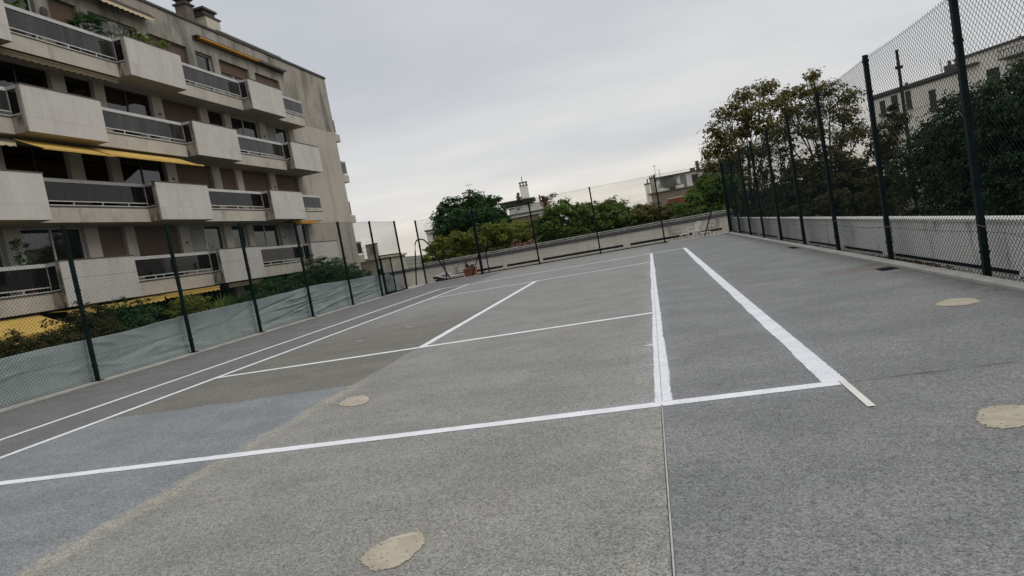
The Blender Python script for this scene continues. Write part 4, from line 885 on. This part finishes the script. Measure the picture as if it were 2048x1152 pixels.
# plants on the balconies (floor level = soffit + 0.5)
def pot(parent, c, r, h, mat='terra'): put(MB().lathe(c, [(r*0.75, 0), (r, h*0.9), (r*1.08, h*0.9), (r*1.08, h), (r*0.9, h)], 14).build('pot', M[mat]), parent)
p_ = palm('spiky potted palm on the top balcony', (-9.35, 16.6, 10.902), 1.25, 14, 0.8, 62, 'lf_dark', 'potted_palm', 'plant'); pot(p_, (-9.35, 16.6, 10.902), 0.2, 0.4)
def potplant(label, c, h, r, mat, seed, trough=None):
    bl = [(c[0], c[1]+d, c[2]+h*0.72+0.1*math.sin(9*d), r*0.7, r*0.9, h*0.30) for d in (np.linspace(-trough, trough, 5) if trough else (0,))]
    q = plant('potted_plant', label, 'plant', c, bl, 0.10, mat, clump_r=0.12, clumps_m2=14, per=14, seed=seed, trunk_r=0.02, fork=0.5, stem='stem', foliage='foliage')
    if trough: put(MB().box(c[0]-0.15, c[0]+0.15, c[1]-trough-0.2, c[1]+trough+0.2, c[2], c[2]+0.35).build('trough', M['terra']), q)
    else: pot(q, c, 0.18, 0.35)
potplant('pale flowering plant at the top balcony corner', (-9.2, 17.8, 10.902), 1.75, 0.45, 'lf_blossom', 63)
potplant('bright green climbing plants over the top stone balcony front', (-8.85, 19.0, 10.902), 1.55, 0.35, 'lf_mid', 64, 0.9)
potplant('leafy plant at the left edge of the top balcony', (-9.3, 13.6, 10.902), 1.65, 0.4, 'lf_mid', 65)
potplant('dark house plant on the lowest left balcony', (-9.3, 11.9, 2.502), 1.9, 0.32, 'lf_dark', 66)
potplant('small low plant on the lowest balcony rail by the grey panel', (-9.25, 21.0, 2.502), 1.2, 0.28, 'lf_dark', 67)

# fallen leaves along the right kerb
rgf = np.random.default_rng(77); nfl = 900; yy_ = np.concatenate([rgf.normal(7.3, 0.9, 500), rgf.uniform(0, 20, 400)])
Pf = np.stack([rgf.uniform(13.80, 14.08, nfl), yy_, np.full(nfl, -0.012)+rgf.uniform(0, 0.012, nfl)], 1); Nf = np.array([0, 0, 1.0])+0.25*rgf.normal(size=(nfl, 3)); Nf /= np.linalg.norm(Nf, axis=1, keepdims=True)
Vf, Ff = leaves(Pf, Nf, 0.055, rgf, 0.55); tag(link('fallen_leaves', np_mesh('fallen_leaves', Vf, Ff, M['lf_red']), None), 'dry brown leaves fallen along the foot of the white wall', 'leaves', kind='stuff')

# ------------------------------------------------------------------ things on the terrace
def monobloc(loc, rz, label, mat='white', name='plastic_chair'):
    root = tag(empty(name, loc, rz), label, 'chair')
    def C(n, mb, **k): return mb.build(n, M[mat], root, **k)
    C('seat', MB().box(-0.22, 0.22, -0.22, 0.22, 0.40, 0.43), bevel=0.01)
    for sx in (-1, 1):
        for sy in (-1, 1): C('leg', MB().tube([(sx*0.25, sy*0.25, 0), (sx*0.2, sy*0.2, 0.4)], 0.028, 6, 0.035))
        C('armrest', MB().box(sx*0.27-0.035, sx*0.27+0.035, -0.22, 0.24, 0.63, 0.66).tube([(sx*0.27, -0.2, 0.64), (sx*0.22, -0.2, 0.42)], 0.025, 6))
    for k in range(7):
        q = (k-3)/3; C('back_slat', MB().tube([(q*0.15, 0.21, 0.43), (q*0.24, 0.33, 0.86-0.07*q*q)], 0.017, 5))
    C('back_rail', MB().tube([(-0.26, 0.30, 0.64)]+[(q*0.26, 0.34, 0.88-0.07*q*q) for q in np.linspace(-1, 1, 9)]+[(0.26, 0.30, 0.64)], 0.026, 6))
    return root
monobloc((12.0, 32.15, -0.03), R(-60), 'white plastic garden chair standing beside the slanted fence brace')
def tube_chair(loc, rz, label):
    root = tag(empty('metal_chair', loc, rz), label, 'chair'); m = M['wicker']
    MB().box(-0.22, 0.22, -0.22, 0.22, 0.42, 0.445).build('seat', m, root)
    for sx in (-1, 1):
        for sy in (-1, 1): MB().tube([(sx*0.22, sy*0.24, 0), (sx*0.21, sy*0.2, 0.44)], 0.014, 6).build('leg', m, root)
        MB().tube([(sx*0.24, -0.2, 0.44), (sx*0.25, -0.18, 0.65), (sx*0.25, 0.22, 0.66)], 0.014, 6).build('armrest', m, root)
    MB().tube([(-0.22, 0.2, 0.44), (-0.23, 0.3, 0.86), (0.23, 0.3, 0.86), (0.22, 0.2, 0.44)], 0.015, 6).build('back_frame', m, root)
    for q in (-0.12, -0.04, 0.04, 0.12): MB().tube([(q, 0.21, 0.46), (q, 0.3, 0.85)], 0.009, 5).build('back_slat', m, root)
tube_chair((11.0, 32.2, -0.03), R(120), 'brown metal chair left of the white plastic chair')
tube_chair((13.05, 32.25, -0.03), R(-70), 'brown metal chair nearest the right fence corner')
def lounger(loc, rz, label, L=1.5):
    root = tag(empty('sun_lounger', loc, rz), label, 'sun lounger'); m = M['white']
    MB().box(-L/2, L/2, -0.3, 0.3, 0.22, 0.27).build('bed', m, root, bevel=0.01)
    for sx in (-1, 1):
        for sy in (-1, 1): MB().box(sx*(L/2-0.15)-0.03, sx*(L/2-0.15)+0.03, sy*0.25-0.03, sy*0.25+0.03, 0, 0.22).build('leg', m, root)
    MB().poly([(-L/2, -0.28, 0.27), (-L/2+0.02, 0.28, 0.27), (-L/2-0.3, 0.28, 0.42), (-L/2-0.32, -0.28, 0.42)]).build('backrest', m, root).modifiers.new('t', 'SOLIDIFY').thickness = 0.03
lounger((-1.75, 32.2, -0.03), R(6), 'low white sun lounger left of the terracotta planter')
def stool(loc, label, s=0.42, h=0.36):
    root = tag(empty('plastic_table', loc, R(12)), label, 'table'); m = M['white']
    MB().box(-s/2, s/2, -s/2, s/2, h-0.04, h).build('top', m, root, bevel=0.01)
    for sx in (-1, 1):
        for sy in (-1, 1): MB().tube([(sx*s*0.46, sy*s*0.46, 0), (sx*s*0.4, sy*s*0.4, h-0.04)], 0.025, 6).build('leg', m, root)
stool((11.45, 31.95, -0.03), 'low white plastic table between two chairs')
stool((12.55, 32.0, -0.03), 'low white plastic table right of the fence brace', 0.5, 0.28)
# terracotta planter
pl = tag(empty('planter', (-0.72, 31.95, -0.03)), 'terracotta planter with a small shrub by the far fence', 'planter')
tm = MB(); hw = 0.36
tm.v = [(-hw*.8, -0.2, 0), (hw*.8, -0.2, 0), (hw*.8, 0.2, 0), (-hw*.8, 0.2, 0), (-hw, -0.25, 0.46), (hw, -0.25, 0.46), (hw, 0.25, 0.46), (-hw, 0.25, 0.46)]
tm.f = [(0, 3, 2, 1), (4, 5, 6, 7), (0, 1, 5, 4), (1, 2, 6, 5), (2, 3, 7, 6), (3, 0, 4, 7)]
tm.build('trough', M['terra'], pl, bevel=0.01); MB().box(-hw-0.02, hw+0.02, -0.27, 0.27, 0.461, 0.51).build('rim', M['terra'], pl)
rg = np.random.default_rng(5); P, Q = crown_points([(-0.12, 0, 0.72, 0.12, 0.1, 0.24), (0.12, 0, 0.6, 0.2, 0.12, 0.1)], 0.08, 40, 8, rg); V, F = leaves(P, Q, 0.08, rg)
link('foliage', np_mesh('foliage', V, F, M['lf_brown']), None, pl); MB().tube([(-0.12, 0, 0.5), (-0.12, 0, 0.8)], 0.012, 5).build('stem', M['bark'], pl)
# dark bundle and trestle
bm_ = MB(); n = 18; mseg = 9
for j in range(mseg):
    ph = math.pi*j/(mseg-1)*0.5
    for i in range(n):
        a = 2*math.pi*i/n; q = 1+0.18*math.sin(3*a+j)+0.1*math.sin(7*a-2*j)
        bm_.v.append((0.36*q*math.cos(a)*math.cos(ph), 0.24*q*math.sin(a)*math.cos(ph), 0.24*math.sin(ph)*(1+0.2*math.sin(4*a))))
for j in range(mseg-1):
    for i in range(n): bm_.f.append((j*n+i, j*n+(i+1) % n, (j+1)*n+(i+1) % n, (j+1)*n+i))
o = bm_.build('cloth_bundle', M['cloth_d'], smooth=True); o.location = (-2.55, 31.85, -0.03); tag(o, 'dark crumpled cloth bundle on the terrace below the hoop', 'bundle')
tr = tag(empty('folding_trestle', (-1.78, 32.75, -0.03)), 'thin crossed folding trestle leaning by the cream wall', 'trestle')
for a, b in (((-0.28, 0, 0), (0.22, 0.1, 1.0)), ((0.28, 0, 0), (-0.2, 0.1, 0.9)), ((-0.2, -0.25, 0), (0.28, -0.1, 0.95)), ((0.32, -0.25, 0), (-0.14, -0.1, 0.85))): MB().tube([a, b], 0.014, 5).build('leg', M['wicker'], tr)
cr_ = tag(empty('chair_frame', (-2.35, 32.3, -0.03)), 'white bent tubular chair frame behind the dark bundle', 'chair')
for q in (-0.2, 0.2): MB().tube([(-0.5, q, 0), (-0.45, q, 0.42), (-0.1, q, 0.5), (0.3, q, 0.36), (0.42, q, 0.75)], 0.022, 6).build('side_tube', M['white'], cr_)
MB().box(-0.4, 0.3, -0.2, 0.2, 0.40, 0.42).build('seat', M['white'], cr_)
# pink flowering shrub behind the far coping
plant('flowering_shrub', 'pinkish flowering shrub behind the far coping', 'shrub', (2.6, 35.6, -9.0), blobs_from([(1040, 492, 22, 10, 0), (1060, 487, 16, 9, 0)], 40.5), 0.14, M and 'lf_pink', clump_r=0.2, clumps_m2=5, per=14, seed=70, trunk_r=0.05, fork=0.9, stem='stem', foliage='foliage')

# ------------------------------------------------------------------ far buildings
def frame_bldg(px, py, depth, az, k):
    O = at(px, py, depth); O = Vector(CAM)+(O-Vector(CAM))*k; a = R(az)
    return O, Vector((math.sin(a), math.cos(a), 0))
class Far:
    """far building in a facade frame: u along the facade, z height, w depth behind the facade"""
    def __init__(s, name, label, px, py, depth, az, k):
        s.O, s.U = frame_bldg(px, py, depth, az, k); s.k = k
        s.root = tag(empty(name, (s.O.x, s.O.y, -9.0), math.atan2(s.U.y, s.U.x)), label, 'building')
    def Z(s, z): return 1.54+(z-1.54)*s.k+9.0
    def box(s, mb, u0, u1, z0, z1, w0, w1):
        u0, u1 = sorted((u0, u1))
        mb.box(u0*s.k, u1*s.k, w0, w1, (0 if z0 is None else s.Z(z0)), s.Z(z1)); return mb
    def part(s, name, mat, *boxes, parent=None):
        mb = MB()
        for b in boxes: s.box(mb, *b)
        return mb.build(name, M[mat], parent or s.root)
    def tube(s, name, mat, pts, r, parent=None):
        return MB().tube([(u*s.k, w, s.Z(z)) for (u, z, w) in pts], r, 6).build(name, M[mat], parent or s.root)
c = Far('terrace_house', 'distant house with railed planted roof terrace and tall stained chimney', 1010, 437, 70, 82, 1.4)
c.part('wall', 'brown_wall', (-8.3, 4.0, None, 3.98, 0.3, 14))
c.part('pilaster', 'ivory', (3.55, 4.05, None, 3.979, 0.1, 0.299), (-8.5, -7.9, None, 3.979, 0.1, 0.299))
c.part('terrace_slab', 'slate', (-8.6, 4.3, 4.20, 4.36, -0.4, 14)); c.part('terrace_edge', 'ivory', (-8.5, 4.2, 3.985, 4.195, -0.2, 13.9))
c.part('penthouse', 'ivory', (0.4, 4.6, 4.365, 5.35, 4.0, 12)); c.part('penthouse_roof', 'slate', (-0.6, 3.4, 5.80, 5.9, 3.2, 12.5), (-0.4, 3.2, 5.355, 5.795, 3.6, 12))
mbr = MB(); rr_ = c.root
for i in range(76):
    u = -8.4+i*0.166; c.box(mbr, u, u+0.02, 4.365, 5.0, -0.3, -0.27)
c.box(mbr, -8.45, 4.2, 5.0, 5.05, -0.32, -0.25); mbr.build('railing', M['rail_w'], c.root)
cc = c.part('chimney', 'ivory', (1.92, 2.82, 5.36, 7.35, 5.0, 6.0))
c.part('chimney_stain', 'brick', (1.90, 2.84, 7.352, 7.44, 4.97, 6.03), (1.96, 2.1, 7.442, 7.72, 5.1, 5.9), (2.3, 2.42, 7.442, 7.72, 5.1, 5.9), (2.62, 2.78, 7.442, 7.72, 5.1, 5.9), (1.90, 2.84, 7.722, 7.80, 4.97, 6.03), parent=cc)
c.tube('flue', 'slate', [(2.3, 7.8, 5.5), (2.3, 8.4, 5.5)], 0.07, cc)
c.part('chimney', 'brick', (1.38, 1.75, 5.91, 6.45, 5, 5.8), (1.48, 1.78, 6.452, 6.75, 5.1, 5.7))
c.part('chimney_pot', 'terra', (3.80, 4.0, 5.36, 6.08, 5, 5.3)); c.part('chimney_pot', 'terra', (4.15, 4.35, 5.36, 5.7, 5, 5.3))
def at_far(b, u, z, w): return b.root.matrix_basis @ Vector((u*b.k, w, b.Z(z)))
bpy.context.view_layer.update()
def far_plant(label, b, lst, mat, seed, name='terrace_plant', size=0.22):
    bl = []
    for (u, z, w, ru, rz) in lst:
        q = at_far(b, u, z, w); bl.append((q.x, q.y, q.z, ru, ru*0.7, rz))
    q = at_far(b, lst[0][0], 4.37, lst[0][2]); plant(name, label, 'plant', tuple(q), bl, size, mat, clump_r=0.3, clumps_m2=4, per=16, seed=seed, trunk_r=0.04, fork=0.5, stem='stem', foliage='foliage')
far_plant('dry olive bush behind the distant terrace railing', c, [(1.2, 5.2, 1, 0.9, 0.7), (1.9, 5.5, 1, 0.8, 0.8), (2.6, 5.4, 1, 0.8, 0.6)], 'lf_brown', 80)
far_plant('red-brown shrub at the right end of the distant terrace', c, [(4.2, 5.2, 1, 0.7, 0.8), (4.7, 5.35, 1, 0.7, 0.6), (5.3, 5.6, 1, 0.5, 0.3), (4.6, 4.8, 1, 0.6, 0.7)], 'lf_red', 81)
far_plant('yellow-green shrub at the left end of the distant terrace', c, [(-7.3, 4.9, 0.5, 0.9, 0.8), (-6.6, 4.9, 0.5, 0.8, 0.7), (-7.0, 5.4, 0.5, 0.6, 0.7)], 'lf_yel', 82)
ant = tag(empty('roof_antenna', (0, 0, 0)), 'thin television antenna above the large dark tree', 'antenna')
a0 = at(942, 384, 98); a1 = at(937, 370, 98); ant.location = a0 - Vector((0, 0, 3.0))
put(MB().tube([a0-Vector((0, 0, 3.0)), a1], 0.04, 5).build('mast', M['rail_w']), ant)
h_ = Vector((math.cos(0.3), math.sin(0.3), 0.0)); put(MB().tube([a1-h_*0.5, a1+h_*0.5], 0.04, 5).build('boom', M['rail_w']), ant)
for q in (-0.45, -0.15, 0.2, 0.45): put(MB().tube([a1+h_*q-Vector((0, 0.0, 0.14)), a1+h_*q+Vector((0, 0.0, 0.14))], 0.02, 4).build('element', M['rail_w']), ant)

d = Far('tan_house', 'distant tan stone house with latticed roof terrace and red-brown door', 1300, 400, 75, 90, 1.25)
d.part('wall', 'brown_wall', (-0.02, 9.0, None, 4.04, 0, 12)); d.part('parapet_cap', 'slate', (-0.1, 9.1, 4.045, 4.15, -0.2, 12.2))
d.part('end_chimney', 'ivory', (-0.30, 0.22, None, 5.22, -0.05, 2.4)); d.part('chimney_cap', 'slate', (-0.36, 0.28, 5.222, 5.34, -0.12, 2.5)); d.tube('flue', 'slate', [(0.05, 5.34, 1), (0.05, 5.85, 1)], 0.11)
d.part('chimney', 'cream', (0.30, 0.88, 4.155, 5.85, 1.5, 2.6)); d.part('chimney_cap', 'brick', (0.26, 0.93, 5.852, 5.97, 1.4, 2.7), (0.35, 0.45, 5.972, 6.15, 1.8, 2.2), (0.55, 0.65, 5.972, 6.2, 1.8, 2.2), (0.74, 0.84, 5.972, 6.12, 1.8, 2.2))
d.part('attic_wall', 'ivory', (1.10, 8.8, 4.152, 5.70, 1.2, 9)); d.part('attic_roof', 'roofcap', (1.0, 9.0, 5.702, 5.82, 0.9, 9.4))
lat = MB()
for i in range(22):
    for s_ in (1, -1):
        u0 = 1.15+i*0.16; za, zb = 4.55, 5.66; u1 = u0+s_*0.55
        if 1.12 < min(u0, u1) and max(u0, u1) < 3.5: lat.tube([(u0*d.k, 1.12-0.02*s_, d.Z(za)), (u1*d.k, 1.12-0.02*s_, d.Z(zb))], 0.035, 4)
lat.build('lattice', M['slate'], d.root)
d.part('terrace_wall', 'ivory', (1.28, 3.9, 4.152, 4.52, 0.5, 0.7)); d.part('planter_box', 'frame_d', (2.32, 2.98, 4.20, 4.50, 0.3, 0.498))
d.part('door', 'panel_g', (3.62, 4.28, 4.155, 5.58, 1.1, 1.198)); d.part('window', 'frame_d', (4.9, 5.6, 4.5, 5.4, 1.1, 1.198))
rd = d.part('garage_door', 'redwood', (1.97, 4.0, 2.0, 3.16, -0.08, -0.002)); d.part('lintel', 'ivory', (1.9, 4.1, 3.162, 3.22, -0.12, -0.003), parent=rd)
d.part('window', 'frame_d', (4.6, 5.4, 2.3, 3.3, -0.06, -0.002))
d.part('chimney', 'brick', (4.97, 5.5, 5.822, 6.22, 3, 4)); d.part('chimney_pot', 'brick', (5.65, 6.0, 5.822, 6.9, 3, 3.6))
for u, z, bars in ((1.10, 7.3, (7.28, 7.2)), (1.55, 6.75, (6.7, 6.3))):
    mm_ = d.tube('antenna', 'slate', [(u, 5.82, 3), (u, z, 3)], 0.03)
    for zb in bars: d.tube('element', 'slate', [(u-0.22, zb, 3), (u+0.22, zb, 3)], 0.018, mm_)
far_plant('trailing plant on the tan house terrace', d, [(2.0, 4.62, 0.45, 0.5, 0.15), (3.2, 4.62, 0.45, 0.5, 0.15)], 'lf_mid', 83, size=0.14)

e = Far('ivory_house', 'tall ivory apartment house with cornice and chimneys behind the right hedge', 1900, 150, 34, -29.2, 1.75)
# this facade faces the court: depth runs to the far side
e.part('wall', 'ivory', (-1.55, 5.0, None, 6.0, -14, 0.0)); e.part('cornice', 'coping', (-1.6, 5.1, 6.002, 6.16, -14, 0.25), (-1.5, 5.05, 5.9, 5.998, 0.002, 0.12))
e.part('wall', 'ivory', (-8.0, -0.62, None, 6.50, -13, 0.45)); e.part('cornice', 'coping', (-8.1, -0.55, 6.502, 6.60, -13, 0.65)); 
e.part('ledge', 'coping', (-1.75, -0.45, 6.02, 6.12, 0.452, 0.9))
for (u0, u1, z0, z1, w) in ((4.05, 4.40, 4.95, 5.72, 0.0), (3.2, 3.62, 4.97, 5.82, 0.0), (2.36, 2.70, 4.9, 5.82, 0.0), (0.9, 1.3, 4.6, 5.5, 0.0), (-2.66, -2.04, 4.6, 5.62, 0.45), (-3.5, -3.28, 5.2, 5.48, 0.45), (-5.2, -4.6, 4.6, 5.6, 0.45)):
    fr = e.part('window', 'frame_d', (u0, u1, z0, z1, w+0.002, w+0.03)); e.part('sill', 'coping', (u0-0.04, u1+0.04, z0-0.07, z0-0.005, w+0.002, w+0.15), parent=fr)
e.part('balcony', 'coping', (-4.6, -3.0, 5.80, 5.88, 0.452, 1.3))
bl_ = MB()
for i in range(14): e.box(bl_, -4.58+i*0.12, -4.565+i*0.12, 5.882, 6.2, 1.22, 1.25)
e.box(bl_, -4.6, -3.0, 6.2, 6.23, 1.2, 1.27); bl_.build('railing', M['black_metal'], e.root)
for (u0, u1, zt_) in ((1.40, 1.75, 6.75), (1.02, 1.32, 6.62), (4.15, 4.5, 6.35), (-0.72, -0.45, 6.7)):
    q = e.part('chimney', 'brick', (u0, u1, 6.163 if u0 > -0.5 else 6.603, zt_, -4, -3.2)); e.part('chimney_pot', 'brick', ((u0+u1)/2-0.06, (u0+u1)/2+0.06, zt_+0.002, zt_+0.24, -3.7, -3.5), parent=q)
q = e.part('chimney', 'brick', (-2.65, -2.05, 6.603, 6.80, -4, -3)); e.part('chimney_pot', 'brick', (-2.24, -2.12, 6.802, 7.02, -3.6, -3.4), parent=q)
e.tube('antenna', 'slate', [(1.32, 6.16, -2), (1.36, 7.1, -2)], 0.03)
pb = at(1810, 235, 32); pt_ = at(1793, 100, 32)
pole = tag(empty('utility_pole', (pb.x, pb.y, -0.6)), 'slim dark utility pole before the ivory house', 'pole')
put(MB().tube([(pb.x, pb.y, -0.6), (pt_.x, pt_.y, pt_.z)], 0.10, 8, 0.07).build('mast', M['black_metal']), pole)
put(MB().box(pt_.x-0.16, pt_.x+0.16, pt_.y-0.04, pt_.y+0.04, pt_.z-0.9, pt_.z-0.75).build('bracket', M['black_metal']), pole)
put(MB().box(pt_.x-0.12, pt_.x+0.22, pt_.y-0.05, pt_.y+0.05, pt_.z-1.9, pt_.z-1.78).build('bracket', M['black_metal']), pole)

# ------------------------------------------------------------------ far hill with town
hm = MB(); nx, ny = 90, 14
rgh = np.random.default_rng(9); prof = np.interp(np.linspace(0, 1, nx), np.linspace(0, 1, 24), rgh.uniform(0.5, 1.0, 24))
for i in range(nx):
    for j in range(ny):
        x = -1300+2600*i/(nx-1); y = 700+900*j/(ny-1); hm.v.append((x, y, -9+26*prof[i]*math.sin(math.pi*j/(ny-1))**0.8))
for i in range(nx-1):
    for j in range(ny-1): hm.f.append((i*ny+j, (i+1)*ny+j, (i+1)*ny+j+1, i*ny+j+1))
tag(hm.build('hills', M['land'], smooth=True), kind='structure')
print('leaf tris', NLEAF[0])
